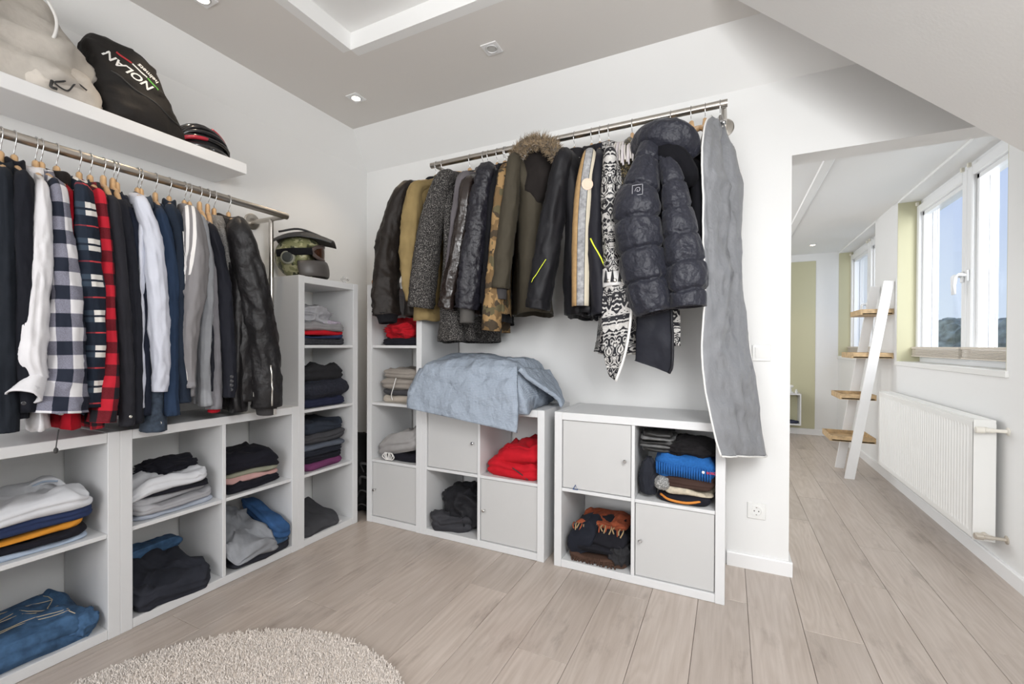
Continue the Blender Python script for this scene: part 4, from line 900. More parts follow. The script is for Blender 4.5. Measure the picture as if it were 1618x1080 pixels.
g = garment('nylon', 'nylon_jacket', 'black nylon jacket with silver cuff zips at the rail end', 'jacket', collar='stand', cuff=0.0, group=GL, hem=0.80, T=0.045, Tb=0.055, amp=0.13, ab=(1.1, 0.85))
L_ = g['seg'][-1]
strip_on_sleeve(g, L_-0.20, L_-0.012, 0.10, 0.02, 0.009, 'zipper', M_['zip'], lift=1.03)
MB().box(-1.885, -1.880, 1.348, 1.362, 0.775, 0.802, c=0.001).build('zipper_pull', M_['zip'], g['sleeve'])
rgq, uvq = sleeve_rings(np.array([(-1.952, 1.361, 0.815), (-1.953, 1.362, 0.79), (-1.954, 1.363, 0.772)]), [0.055, 0.05, 0.047], (1, 0), (0, 1), 12, 0.03, K=26, n=3, ab=(1.0, 0.8), crease=0)[:2]
ring_mesh(rgq, True, False).build('rib_cuff', M_['rib'], g['sleeve'], smooth=True)
# second sleeve of the same jacket, folded across the front
Q = np.array([(-2.02, 1.225, 1.52), (-1.99, 1.255, 1.35), (-1.985, 1.27, 1.15), (-1.985, 1.275, 0.98), (-1.985, 1.275, 0.84)])
out_ = sleeve_rings(Q, [0.03, 0.04, 0.046, 0.048, 0.046], (1, 0), (0, 1), 13, 0.12, ab=(1.0, 0.9))
s2 = ring_mesh(out_[0], True, True).build('front_panel', M_['nylon'], g['G'], smooth=True)
MB().tube(bez([(-1.942, 1.283, 1.02), (-1.936, 1.286, 0.94), (-1.934, 1.288, 0.862)], 5), 0.0035, 6).build('zipper', M_['zip'], s2)

# ---- back rail
g = garment('bomber', 'bomber_jacket', 'dark brown bomber jacket at the corner end of the back rail', 'jacket', collar='stand', group=GB, hem=1.27, T=0.05, Tb=0.07, amp=0.17, ab=(1.0, 0.85), cm=M_['blackB'])
P_ = g['path'][-1]
rgq, uvq = sleeve_rings(np.array([P_+[0, 0, 0.012], P_+[0.002, 0, -0.018], P_+[0.006, 0, -0.045]]), [0.074, 0.060, 0.054], g['u'][:2], g['v'][:2], 21, 0.04, K=30, n=4, ab=(1.0, 0.8), crease=0)[:2]
ring_mesh(rgq, True, False).build('rib_cuff', M_['blackB'], g['sleeve'], smooth=True)
garment('khaki', 'canvas_jacket', 'tan canvas jacket second from the room corner', 'jacket', collar='stand', group=GB, hem=1.24, T=0.04, Tb=0.05, amp=0.14, ab=(1.0, 0.85), cm=fab('olive_rib', (0.075, 0.07, 0.045)), body_w=0.95)
g = garment('tweed', 'tweed_coat', 'long salt and pepper tweed coat reaching lowest of the left coats', 'coat', collar='lapel', group=GB, hem=1.115, T=0.055, Tb=0.10, amp=0.10, ab=(1.0, 0.85), hemflare=1.05, uo=-0.02)
garment('greysh', 'mauve_grey_jacket', 'mauve grey jacket tucked between tweed coat and leather jacket', 'jacket', collar='stand', group=GB, hem=1.34, T=0.03)
g = garment('leather', 'leather_jacket', 'dark brown leather jacket with shiny sleeve', 'jacket', collar='stand', group=GB, hem=1.26, T=0.032, amp=0.14, cuff=0.05, ab=(1.05, 0.85))
g = garment('quilt', 'quilted_jacket', 'black plum quilted jacket with grey knit cuff', 'jacket', collar='stand', group=GB, hem=1.25, T=0.038, amp=0.14, quilt=0.10, qh=0.035, ab=(1.0, 0.85))
P_ = g['path'][-1]
rgq, uvq = sleeve_rings(np.array([P_+[0, 0, 0.01], P_+[0.0, 0, -0.03], P_+[0.0, 0, -0.075]]), [0.054, 0.050, 0.050], g['u'][:2], g['v'][:2], 22, 0.02, K=36, n=4, ab=(0.9, 0.75), crease=0)[:2]
ring_mesh(rgq, True, False).build('rib_cuff', fab('taupe_rib', (0.09, 0.085, 0.08)), g['sleeve'], smooth=True)
garment('blackB', 'black_fleece_jacket', 'plain jet black jacket behind the camouflage jacket', 'jacket', collar='stand', group=GB, hem=1.22, T=0.03)
garment('camo', 'camouflage_jacket', 'brown desert camouflage jacket left of the olive parka', 'jacket', collar='shirt', group=GB, hem=1.26, T=0.028, cuff=0.035, ab=(1.0, 0.85))
# parka
g = garment('parka', 'fur_hood_parka', 'olive parka with a fur trimmed hood', 'parka', collar=None, group=GB, hem=1.27, T=0.09, Tb=0.10, voff=0.115, amp=0.12, ab=(1.05, 0.85), folds=0.35)
P_ = g['path'][-1]
rgq, uvq = sleeve_rings(np.array([P_+[0, 0, 0.015], P_+[0.0, 0, -0.03], P_+[0.0, 0, -0.055]]), [0.042, 0.038, 0.036], g['u'][:2], g['v'][:2], 22, 0.02, K=30, n=4, ab=(0.95, 0.8), crease=0)[:2]
ring_mesh(rgq, True, False).build('rib_cuff', M_['rib'], g['sleeve'], smooth=True)
hv = IV*np.array([0.10, 0.085, 0.15])*(1+0.16*fbm(IV*2.2, 41))[:, None]
hv += np.array([-0.875, 2.09, 1.955]); mm = MB(); mm.add(hv, IF_); hood = mm.build('hood', fab('dark_parka_lining', (0.018, 0.015, 0.014)), g['G'], smooth=True)
# fur roll: tapered hair cones along an arc
FURM = mat('fur_trim', (0.22, 0.16, 0.095), 0.9, nscale=45, namt=0.65, sheen=0.3)
arc = bez([(-0.985, 2.03, 2.035), (-0.945, 2.01, 2.075), (-0.885, 2.00, 2.092), (-0.82, 1.99, 2.075), (-0.765, 1.985, 2.035), (-0.745, 1.99, 1.995)], 8)
core = MB(); core.tube([tuple(p) for p in arc], [0.014+0.012*math.sin(math.pi*i/(len(arc)-1)) for i in range(len(arc))], 10); fr = core.build('fur_trim', FURM, hood, smooth=True)
rf = np.random.default_rng(8); vs = []; fs = []
for i in range(2600):
    q = rf.uniform(0, len(arc)-1.001); k = int(q); c = arc[k]+(arc[k+1]-arc[k])*(q-k); dr = rf.normal(0, 1, 3); dr /= np.linalg.norm(dr)
    L0 = rf.uniform(0.022, 0.055); root = c+dr*0.014; cur = np.array([0.3, -0.1, 0.25])*rf.uniform(0, 1); tip = root+(dr+cur)*L0*0.8; mid = root+dr*L0*0.5
    sd = np.cross(dr, rf.normal(0, 1, 3)); sd /= np.linalg.norm(sd); s2_ = np.cross(dr, sd); n0 = len(vs); wd = 0.0022
    vs += [root+sd*wd, root-sd*wd*0.5+s2_*wd, root-sd*wd*0.5-s2_*wd, mid+sd*wd*0.7, mid-sd*wd*0.35+s2_*wd*0.7, mid-sd*wd*0.35-s2_*wd*0.7, tip]
    fs += [(n0, n0+1, n0+4, n0+3), (n0+1, n0+2, n0+5, n0+4), (n0+2, n0, n0+3, n0+5), (n0+3, n0+4, n0+6), (n0+4, n0+5, n0+6), (n0+5, n0+3, n0+6)]
mm = MB(); mm.add(vs, fs); mm.mi = None; o = mm.build('fur_hair', FURM, hood); o['kind'] = 'stuff'
g = garment('shell', 'softshell_jacket', 'black softshell jacket with a yellow line on the sleeve', 'jacket', collar='stand', group=GB, hem=1.245, T=0.055, Tb=0.06, voff=0.05, amp=0.13, ab=(1.05, 0.85), cuff=0.05)
L_ = g['seg'][-1]; strip_on_sleeve(g, L_-0.235, L_-0.12, 0.35, -0.55, 0.008, 'piping', M_['yellow'])
MB().box(-0.752, -0.722, 2.195, 2.203, 2.075, 2.088, c=0.002).build('hanging_loop', mat('orange_tape', (0.85, 0.16, 0.03), 0.6), g['G'])
g = garment('moto', 'motorcycle_jacket', 'black motorcycle jacket with tan and cream sleeve strips', 'jacket', collar='stand', bm_=M_['shell'], cm=M_['shell'], group=GB, hem=1.25, T=0.04, amp=0.02, ab=(1.0, 0.85))
disc_on_sleeve(g, 0.27, 0.30, 0.026, 'badge', mat('cream_badge', (0.68, 0.50, 0.38), 0.5))
g = garment('shell2', 'graphite_softshell', 'graphite softshell jacket left of the silver brocade coat', 'jacket', collar='stand', group=GB, hem=1.24, T=0.035, amp=0.09, cuff=0.03)
L_ = g['seg'][-1]; strip_on_sleeve(g, L_-0.34, L_-0.20, -0.4, 0.9, 0.008, 'piping', M_['yellow'])
# brocade coat
g = garment('baroque', 'brocade_coat', 'black and silver brocade coat with white cuff', 'coat', collar='stand', group=GB, hem=1.06, T=0.045, Tb=0.10, voff=0.05, amp=0.05, folds=0.7, uo=0.02)
P_ = g['path'][-1]
CUFFW = mat('silver_white_leatherette', (0.66, 0.65, 0.64), 0.45, nscale=40, namt=0.1)
rgq, uvq = sleeve_rings(np.array([P_+[0.0, 0, 0.02], P_+[0.003, 0, -0.02], P_+[0.006, 0, -0.062]]), [0.060, 0.066, 0.068], g['u'][:2], g['v'][:2], 23, 0.02, K=30, n=5, ab=(0.95, 0.85), crease=0)[:2]
cf = ring_mesh(rgq, True, False).build('cuff', CUFFW, g['sleeve'], smooth=True)
rgq, uvq = sleeve_rings(np.array([P_+[0.005, 0, -0.05], P_+[0.008, 0, -0.09], P_+[0.01, 0, -0.115]]), [0.062, 0.06, 0.056], g['u'][:2], g['v'][:2], 24, 0.05, K=30, n=4, ab=(0.95, 0.85))[:2]
ring_mesh(rgq, True, False).build('cuff_lace', M_['baroque'], g['sleeve'], smooth=True, uv=uvq)
for th in (-0.75, -0.2, 0.35, 0.9):
    d_ = g['u']*math.cos(th)*0.95+g['v']*math.sin(th)*0.85
    c_ = P_+np.array([0.004, 0, -0.02])+d_*0.068
    MB().tube([tuple(c_+[0, 0, 0.026]), tuple(c_+[0, 0, -0.026])], (0.002, 0.009), 8, up=tuple(d_)).build('cuff_slot', M_['baroque'], cf)
    MB().lathe(tuple(c_+d_*0.002+np.array([0.012, 0, -0.02])), tuple(d_), [(0.008, 0), (0.008, 0.003), (0.004, 0.006)], 12).build('cuff_button', M_['zip'], cf)
# coat tails: two open front panels with pale piping
def panel(pts_l, pts_r, name, m, parent, thick=0.006, n=8, seed=1, wf=14, wa=0.012):
    """ruled sheet between two polylines, given thickness"""
    a = bez(pts_l, n); b_ = bez(pts_r, n); K = 25; S_ = []
    for k in range(K):
        f_ = k/(K-1); S_.append(a+(b_-a)*f_)
    S_ = np.array(S_); nv_ = np.cross(S_[-1, -1]-S_[0, 0], S_[0, -1]-S_[0, 0]); nv_ /= np.linalg.norm(nv_)
    bump = fbm(S_*wf, seed, 3)*wa; F1 = S_+nv_*bump[..., None]; F2 = F1+nv_*thick; Mx, Nx = S_.shape[:2]
    V = np.concatenate([F1.reshape(-1, 3), F2.reshape(-1, 3)]); h_ = Mx*Nx; fs = []
    for i in range(Mx-1):
        for j in range(Nx-1):
            q = (i*Nx+j, (i+1)*Nx+j, (i+1)*Nx+j+1, i*Nx+j+1); fs += [q, tuple(h_+x for x in reversed(q))]
    edge = [(i, 0) for i in range(Mx)]+[(Mx-1, j) for j in range(1, Nx)]+[(i, Nx-1) for i in range(Mx-2, -1, -1)]+[(0, j) for j in range(Nx-2, 0, -1)]
    for k in range(len(edge)):
        i, j = edge[k]; i2, j2 = edge[(k+1) % len(edge)]; fs.append((i*Nx+j, i2*Nx+j2, h_+i2*Nx+j2, h_+i*Nx+j))
    mm = MB(); mm.add(V, fs)
    w_ = np.linalg.norm(S_[-1, 0]-S_[0, 0]); L0 = np.linalg.norm(S_[0, -1]-S_[0, 0])
    uv = np.stack(np.meshgrid(np.linspace(0, w_, Mx), np.linspace(0, L0, Nx), indexing='ij'), -1).reshape(-1, 2)
    return mm.build(name, m, parent, smooth=True, uv=np.concatenate([uv, uv])), F1
tp, F1 = panel([(-0.505, 1.94, 1.36), (-0.508, 1.94, 1.22), (-0.500, 1.945, 1.06), (-0.480, 1.95, 0.965)], [(-0.375, 1.92, 1.40), (-0.375, 1.92, 1.24), (-0.40, 1.93, 1.08), (-0.445, 1.945, 0.945)], 'coat_tail', M_['baroque'], g['G'], seed=3)
MB().tube([tuple(p-np.array([0, 0.004, 0])) for p in F1[-1]], 0.006, 8).build('piping', M_['whitepipe'], tp, smooth=True)
tp, F1 = panel([(-0.36, 1.96, 1.36), (-0.365, 1.97, 1.20), (-0.37, 1.99, 1.05), (-0.375, 1.99, 1.035)], [(-0.225, 1.94, 1.36), (-0.215, 1.94, 1.20), (-0.212, 1.95, 1.03), (-0.225, 1.955, 0.985)], 'coat_tail', M_['lining'], g['G'], seed=5)
MB().tube([tuple(p-np.array([0, 0.006, 0])) for p in F1[-1]], 0.006, 8).build('piping', M_['baroque'], tp, smooth=True)
panel([(-0.225, 1.965, 1.36), (-0.212, 1.965, 1.20), (-0.205, 1.965, 1.10)], [(-0.195, 1.99, 1.36), (-0.185, 1.99, 1.20), (-0.185, 1.99, 1.10)], 'coat_tail', M_['baroque'], g['G'], seed=6)
# silver braid epaulette strands over the shoulder
for k in range(11):
    x0 = -0.50+k*0.0085; c0 = bez([(x0-0.005, 2.20, 2.09), (x0+0.01, 2.10, 2.055), (x0+0.018+0.003*math.sin(k*2), 2.03, 1.99), (x0+0.026, 2.0, 1.93-0.012*(k % 3))], 5)
    MB().tube([tuple(p) for p in c0], 0.0045, 6).build('braid_strand', mat('ivory_braid_%d' % k, (0.62-0.03*(k % 3), 0.58-0.03*(k % 3), 0.54), 0.7), g['G'], smooth=True)

# ---- puffer jacket with hood
PF = thing('puffer_jacket', 'dark blue grey puffer jacket with a large hood', 'jacket', (-0.27, 2.1, 1.25), GB)
hanger((-0.258, 2.235, 2.2), (0.1, -0.99), 0.17, 2.04, 'wooden hanger carrying the dark blue grey puffer jacket', 'hangers on the back rail')
def puff(P, Rr, ab, ud, seed, name, qh=0.12, K=64, n=24, squash=1.0):
    P = np.array(P); path = bez(P, n); rr = np.interp(np.linspace(0, len(Rr)-1, len(path)), range(len(Rr)), Rr); M = len(path)
    seg = np.r_[0, np.cumsum(np.linalg.norm(np.diff(path, axis=0), axis=1))]; d = np.gradient(path, axis=0); d /= np.linalg.norm(d, axis=1)[:, None]
    u = np.array([*ud, 0.]); n1 = u-d*(d@u)[:, None]; n1 /= np.linalg.norm(n1, axis=1)[:, None]; n2 = np.cross(n1, d)
    th = np.linspace(0, 2*np.pi, K, endpoint=False); ct, st = np.cos(th), np.sin(th)
    X = np.stack([np.broadcast_to(ct*2, (M, K)), np.broadcast_to(st*2, (M, K)), np.broadcast_to(seg[:, None]*7, (M, K))], -1)
    wav = fbm(X*1.3, seed+4, 2)*0.012
    ph = (seg[:, None]+wav)/qh; s_ = np.abs(np.sin(np.pi*ph)); baf = 0.96+0.07*s_**0.7-0.17*np.exp(-(s_/0.15)**2)
    gath = vnoise(np.stack([np.broadcast_to(ct*7, (M, K)), np.broadcast_to(st*7, (M, K)), np.floor(ph)*3.1+0*ph], -1), seed+8)
    pin = np.exp(-(s_/0.45)**2)*gath*0.095*(s_ > 0.05)
    sc = baf+pin+fbm(X, seed, 3)*0.09+fbm(X*2.6, seed+21, 2)*0.03
    a = rr[:, None]*ab[0]*sc; b_ = rr[:, None]*ab[1]*sc
    rings = path[:, None, :]+n1[:, None, :]*(a*ct)[..., None]+n2[:, None, :]*(b_*st)[..., None]
    c = rings[-1].mean(0); r1 = c+(rings[-1]-c)*0.82; r2 = r1-d[-1]*0.03
    return ring_mesh(np.concatenate([rings, r1[None], r2[None]]), True, True).build(name, M_['puffer'], PF, smooth=True)
puff([(-0.26, 2.08, 2.05), (-0.27, 2.08, 1.95), (-0.26, 2.08, 1.75), (-0.23, 2.08, 1.5), (-0.22, 2.08, 1.29)], [0.075, 0.09, 0.10, 0.10, 0.10], (0.95, 0.95), (0, -1), 3, 'body')
puff([(-0.300, 1.99, 2.00), (-0.318, 1.94, 1.90), (-0.338, 1.915, 1.77), (-0.353, 1.90, 1.67), (-0.336, 1.90, 1.50), (-0.307, 1.90, 1.35), (-0.280, 1.90, 1.235)], [0.035, 0.050, 0.074, 0.095, 0.094, 0.088, 0.078], (0.95, 1.0), (0, -1), 7, 'sleeve', qh=0.132)
puff([(-0.255, 1.99, 1.97), (-0.238, 1.945, 1.86), (-0.213, 1.925, 1.77), (-0.187, 1.91, 1.59), (-0.157, 1.90, 1.39), (-0.150, 1.90, 1.255)], [0.030, 0.036, 0.044, 0.064, 0.079, 0.070], (1.0, 1.0), (0, -1), 9, 'sleeve', qh=0.112)
hv = IV*np.array([0.098, 0.10, 0.085])*(1+0.10*fbm(IV*2.0, 51))[:, None]; hv += np.array([-0.275, 2.07, 2.015]); mm = MB(); mm.add(hv, IF_); hd = mm.build('hood', M_['puffer'], PF, smooth=True)
for P9, R9, sd in (([(-0.385, 2.02, 1.975), (-0.325, 1.955, 1.995), (-0.25, 1.935, 1.985), (-0.18, 1.96, 1.955), (-0.15, 2.02, 1.90)], [0.028, 0.042, 0.050, 0.050, 0.036], 61),
                   ([(-0.33, 2.01, 1.93), (-0.26, 1.95, 1.915), (-0.20, 1.945, 1.87), (-0.165, 1.97, 1.81), (-0.165, 2.02, 1.79)], [0.02, 0.034, 0.040, 0.040, 0.03], 63)):
    rgq = sleeve_rings(np.array(P9), R9, (0, -1), (0, 0.1), sd, 0.16, K=30, n=9, ab=(0.8, 1.1))[0]
    ring_mesh(rgq, True, True).build('hood_rim' if sd == 61 else 'hood_fold', M_['puffer'] if sd == 61 else M_['velvet'], hd, smooth=True)
# small square logo outline on the chest
lx, ly, lz = -0.334, 1.812, 1.722
m = MB(); s = 0.020
for a_, b_ in (((-s, -s), (s, -s)), ((s, -s), (s, s)), ((s, s), (-s, s)), ((-s, s), (-s, -s))):
    m.tube([(lx+a_[0], ly, lz+a_[1]), (lx+b_[0], ly, lz+b_[1])], 0.0012, 6)
m.tube(bez([(lx-0.010, ly, lz-0.004), (lx-0.004, ly, lz+0.008), (lx+0.008, ly, lz+0.008), (lx+0.008, ly, lz-0.004), (lx-0.002, ly, lz-0.006), (lx, ly, lz+0.002)], 5), 0.0012, 6)
m.build('logo', mat('grey_embroidery', (0.35, 0.35, 0.38), 0.6), PF)

# ---- black velvet dress behind, on two crossed wooden hangers
VD = thing('velvet_dress', 'black velvet garment right behind the puffer jacket', 'dress', (-0.1, 2.15, 1.3), GB)
rgq = sleeve_rings(np.array([(-0.16, 2.18, 2.0), (-0.145, 2.15, 1.85), (-0.135, 2.13, 1.65), (-0.13, 2.12, 1.45), (-0.14, 2.12, 1.30)]), [0.04, 0.055, 0.062, 0.062, 0.055], (0, -1), (1, 0), 71, 0.12, K=26, n=6, ab=(1.0, 0.8))[0]
ring_mesh(rgq, True, True).build('body', M_['velvet'], VD, smooth=True)
rgq = sleeve_rings(np.array([(-0.15, 2.14, 1.92), (-0.130, 2.06, 1.84), (-0.125, 2.03, 1.68), (-0.128, 2.03, 1.52)]), [0.025, 0.03, 0.032, 0.03], (0, -1), (1, 0), 72, 0.12, K=20, n=6)[0]
ring_mesh(rgq, True, True).build('sleeve', M_['velvet'], VD, smooth=True)
hanger((-0.168, 2.235, 2.2), (0.55, -0.83), 0.17, 2.02, 'wooden hanger left of the garment bag with its arm showing', 'hangers on the back rail')
hanger((-0.107, 2.235, 2.2), (-0.30, -0.95), 0.18, 2.0, 'wooden hanger nearest the garment bag, turned sideways', 'hangers on the back rail')
# sequinned top between brocade coat and puffer
SQ = thing('sequin_top', 'black gold sequinned top between brocade coat and puffer', 'top', (-0.42, 2.1, 1.75), GB)
hanger((-0.438, 2.235, 2.2), (0.05, -1.0), 0.15, 2.03, 'wooden hanger carrying the black gold sequinned top', 'hangers on the back rail')
SEQ = uvmat('gold_sequins', tweedfn((0.006, 0.006, 0.006), (0.02, 0.018, 0.014), (0.45, 0.34, 0.16), 120.0), 0.35)
rgq = sleeve_rings(np.array([(-0.438, 2.20, 2.075), (-0.43, 2.15, 2.05), (-0.425, 2.08, 1.98), (-0.43, 2.05, 1.85), (-0.43, 2.06, 1.70)]), [0.012, 0.034, 0.042, 0.05, 0.05], (0, -1), (1, 0), 73, 0.10, K=22, n=6)[0]
ring_mesh(rgq, True, True).build('body', SEQ, SQ, smooth=True)

# ---- grey garment bag: tall flat sack with piped edges, hung at the rail end and folded round
GBG = thing('garment_bag', 'long grey garment bag hanging at the right rail end', 'garment bag', (0.02, 2.05, 0.88), GB)
hanger((-0.045, 2.235, 2.2), (0.35, -0.93), 0.05, 2.09, 'metal hook hanger inside the grey garment bag', 'hangers on the back rail', wood=CHROME)
lv = [(-0.087, 2.046, -0.054, 2.038), (-0.101, 2.007, -0.030, 1.992), (-0.105, 1.903, 0.012, 1.881), (-0.102, 1.785, 0.040, 1.763), (-0.099, 1.667, 0.041, 1.649), (-0.096, 1.483, 0.037, 1.472),
      (-0.090, 1.352, 0.043, 1.345), (-0.096, 1.221, 0.057, 1.218), (-0.100, 1.064, 0.076, 1.066), (-0.092, 0.959, 0.094, 0.966), (-0.070, 0.829, 0.108, 0.842), (-0.048, 0.727, 0.122, 0.743), (-0.026, 0.651, 0.133, 0.670)]
KL, KR = 0.99, 1.18
Lp = np.array([(a*KL, 2.0*KL, 1.1+(z-1.1)*KL) for a, z, _, _ in lv]); Rp = np.array([(b_*KR, 2.0*KR, 1.1+(z-1.1)*KR) for _, _, b_, z in lv])
Lp[0] = (-0.075, 2.13, 2.105); Rp[0] = (-0.025, 2.30, 2.105); Lp[1] = (-0.096, 2.06, 2.045); Rp[1] = (-0.008, 2.355, 2.05)
Lc = bez(Lp, 7); Rc = bez(Rp, 7); Mn = len(Lc); K = 72; th = np.linspace(0, 2*np.pi, K, endpoint=False)
rings = np.zeros((Mn, K, 3))
for i in range(Mn):
    c = (Lc[i]+Rc[i])/2; h = (Rc[i]-Lc[i])/2; hn = h[:2]/np.linalg.norm(h[:2]); nrm = np.array([hn[1], -hn[0], 0.])
    s = np.sign(np.cos(th))*np.abs(np.cos(th))**0.85; tk = 0.020*np.interp(i/Mn, [0, 0.1, 0.8, 1], [0.6, 1, 1, 0.35])
    P = c+h*s[:, None]; q = np.c_[s*2.2, np.sign(np.sin(th))*2+0*s, np.full(K, c[2]*5)]
    wr = fbm(q*1.6, 91, 4)*0.024+fbm(q*4, 97, 3)*0.006+(1-np.abs(vnoise(np.c_[s*1.5+c[2]*3, np.sign(np.sin(th))*2, np.full(K, c[2]*9)], 93))*2)*0.010
    wr = wr-0.016*np.clip(1-np.abs(vnoise(np.c_[s*3.2+c[2]*1.8, np.sign(np.sin(th))*2.0, np.full(K, c[2]*2.2)], 103))*3.5, 0, 1)**2
    fold = -0.035*np.exp(-((s-0.15-0.25*(1.9-c[2]))/0.10)**2)*np.interp(c[2], [1.2, 1.6, 2.1], [0.15, 1, 0.8])   # deep lengthwise crease
    rings[i] = P+nrm*(tk*np.sin(th)+(wr*np.sqrt(np.clip(1.02-s*s, 0, 1))+fold)*np.interp(i/Mn, [0, 0.1, 1], [0.3, 1, 0.9]))[:, None]
bg_ = ring_mesh(rings, True, True).build('sack', M_['bagM'], GBG, smooth=True)
k0_ = K//2
MB().tube([tuple(p) for p in rings[:, k0_]-np.array([0.002, 0.004, 0])], 0.004, 8).build('edge_piping', M_['whitepipe'], GBG, smooth=True)
MB().tube([tuple(p) for p in rings[:, 0]+np.array([0.001, 0.003, 0])], 0.0035, 8).build('edge_piping', M_['whitepipe'], GBG, smooth=True)
MB().tube([tuple(p) for p in np.vstack([rings[-1, :k0_+1]])-np.array([0, 0, 0.001])], 0.004, 8).build('edge_piping', M_['whitepipe'], GBG, smooth=True)
# ------------------------------------------------------------------ folded and crumpled clothes
def folded(name, label, cat, c, size, m, seed=1, layers=2, wave=0.013, rot=0.0, tilt=(0, 0), box=0.30, group=None, parent=None, droop=0.0, dd=(1, 0), rough=1.5, K=72, edge=0.45):
    """soft folded cloth: c = centre of underside, size = full extents; grooves at the edge show its folded layers"""
    cx, cy, z0 = c; sx_, sy_, h = size
    th = np.linspace(0, 2*np.pi, K, endpoint=False); se = lambda a: np.sign(a)*np.abs(a)**box
    ph = np.r_[np.linspace(-1, 1, 27)]; V = []
    for p in ph:
        # p -1 bottom centre .. -.5 bottom edge .. .5 top edge .. 1 top centre
        if p < -0.5: s = (p+1)/0.5; zz = 0.0
        elif p > 0.5: s = (1-p)/0.5; zz = 1.0
        else: s = 1.0; zz = (p+0.5)
        s_ = s**0.7
        bul = (1-abs(2*zz-1)**2.2)*edge*h*0.5 if s >= 1 else 0.0
        groove = (0.28*edge*h*abs(math.cos(math.pi*layers*zz))**6) if s >= 1 and 0.02 < zz < 0.98 else 0
        ex = sx_/2*s_*se(np.cos(th)); ey = sy_/2*s_*se(np.sin(th))
        L0 = np.hypot(ex, ey)+1e-6; off = (bul-groove-edge*h*0.35)
        x = ex+ex/L0*off*(s_ > 0.15); y = ey+ey/L0*off*(s_ > 0.15)
        V.append(np.c_[x, y, np.full(K, zz*h)])
    V = np.array(V); fl = V.reshape(-1, 3)
    pl = np.c_[fl[:, 0]*9+cx*3, fl[:, 1]*9+cy*3, np.full(len(fl), seed*0.37)]
    up = fl[:, 2]/h
    fl[:, 2] += (fbm(pl, seed, 3)*wave*1.4+fbm(pl*2.7, seed+3, 2)*wave*0.6*rough)*np.clip(up*1.3, 0, 1)
    q = np.c_[fl*np.array([10, 10, 22.])+seed]; fl[:, 0] += fbm(q, seed+5, 3)*0.012*rough; fl[:, 1] += fbm(q+9, seed+6, 3)*0.012*rough
    fl[:, 2] += fl[:, 0]*tilt[0]+fl[:, 1]*tilt[1]
    if droop:
        e_ = (fl[:, 0]*dd[0]+fl[:, 1]*dd[1]); mx = e_.max(); fl[:, 2] -= droop*np.clip((e_-mx*0.35)/(mx*0.65), 0, 1)**2
    ca, sa = math.cos(rot), math.sin(rot)
    W_ = np.c_[cx+fl[:, 0]*ca-fl[:, 1]*sa, cy+fl[:, 0]*sa+fl[:, 1]*ca, z0+fl[:, 2]]
    mm = ring_mesh(W_.reshape(len(ph), K, 3), True, True)
    o = mm.build(name, m, parent, smooth=True, org=(cx, cy, z0) if parent is None else None)
    if parent is None: tag(o, label, cat, group)
    return o
IV5, IF5 = ico(5)
def crumple(name, label, cat, c, size, m, seed=1, amp=0.35, ridge=0.22, fr=1.35, group=None, parent=None, flat=0.0, clip=None):
    V = IV5.copy(); n = fbm(V*fr*0.7+seed, seed, 3); r = 1-np.abs(vnoise(V*fr*1.5+seed, seed+2))*2; r2 = 1-np.abs(vnoise(V*fr*2.9+seed*2, seed+4))*2
    s = 1+amp*n+ridge*np.clip(r, 0, 1)**2*0.9-ridge*0.3+ridge*0.22*np.clip(r2, 0, 1)**2
    V = V*s[:, None]*np.array(size)/2.0
    b = -size[2]/2*0.72; V[:, 2] = np.where(V[:, 2] < b, b+(V[:, 2]-b)*0.02, V[:, 2]); V += np.array([c[0], c[1], c[2]-V[:, 2].min()])
    if clip is not None:
        for ax, lo, hi in clip: V[:, ax] = np.clip(V[:, ax], lo, hi)
    mm = MB(); mm.add(V, IF5); o = mm.build(name, m, parent, smooth=True, org=tuple(c) if parent is None else None)
    if parent is None: tag(o, label, cat, group)
    return o
GS = 'folded clothes in the cube shelves'
def stack(cx, cy, z0, items, jx=0.011, seed=0, face='L'):
    r = random.Random(seed); z = z0; out = []
    for it in items:
        nm, lab, cat, h, m, w_, d_, ly = it[:8]; kw = it[8] if len(it) > 8 else {}
        size = (d_, w_, h) if face == 'L' else (w_, d_, h)
        out.append(folded(nm, lab, cat, (cx+r.uniform(-jx, jx), cy+r.uniform(-jx, jx), z), size, m, seed*31+len(out)*7+1, ly, rot=r.uniform(-0.11, 0.11), group=GS, **kw)); z += h*0.97
    return out, z
F = lambda n, c, **k: fab(n, c, **k)
FW = F('white_jersey', (0.70, 0.71, 0.74), var=0.03); FNV = F('navy_jersey', (0.030, 0.045, 0.11)); FOR = F('orange_jersey', (0.72, 0.30, 0.04)); FBK = F('black_jersey', (0.014, 0.014, 0.020)); FLB = F('light_blue_cotton', (0.42, 0.50, 0.62), var=0.05)
FJN = F('blue_denim', (0.055, 0.115, 0.215), var=0.38, nscale=26, wr=0.5); FJD = F('black_denim', (0.030, 0.032, 0.042), var=0.2, wr=0.45); FGY = F('pale_grey_jersey', (0.40, 0.40, 0.42), var=0.06); FPK = F('pink_jersey', (0.55, 0.33, 0.31)); FOL = F('sage_jersey', (0.28, 0.28, 0.21))
FBD = F('bright_denim', (0.035, 0.090, 0.21), var=0.3); FGT = F('grey_twill', (0.27, 0.28, 0.30), var=0.08, wr=0.45); FLJ = F('bleached_denim', (0.42, 0.46, 0.54), var=0.1)
FCH = F('charcoal_knit', (0.045, 0.045, 0.052), var=0.25, nscale=90, weave=140, wamt=0.5); FDK = F('dark_slate_knit', (0.028, 0.030, 0.042), var=0.25, nscale=90, weave=120, wamt=0.6); FRD = F('bright_red_cotton', (0.52, 0.012, 0.022)); FRD2 = F('deep_red_cotton', (0.40, 0.010, 0.018))
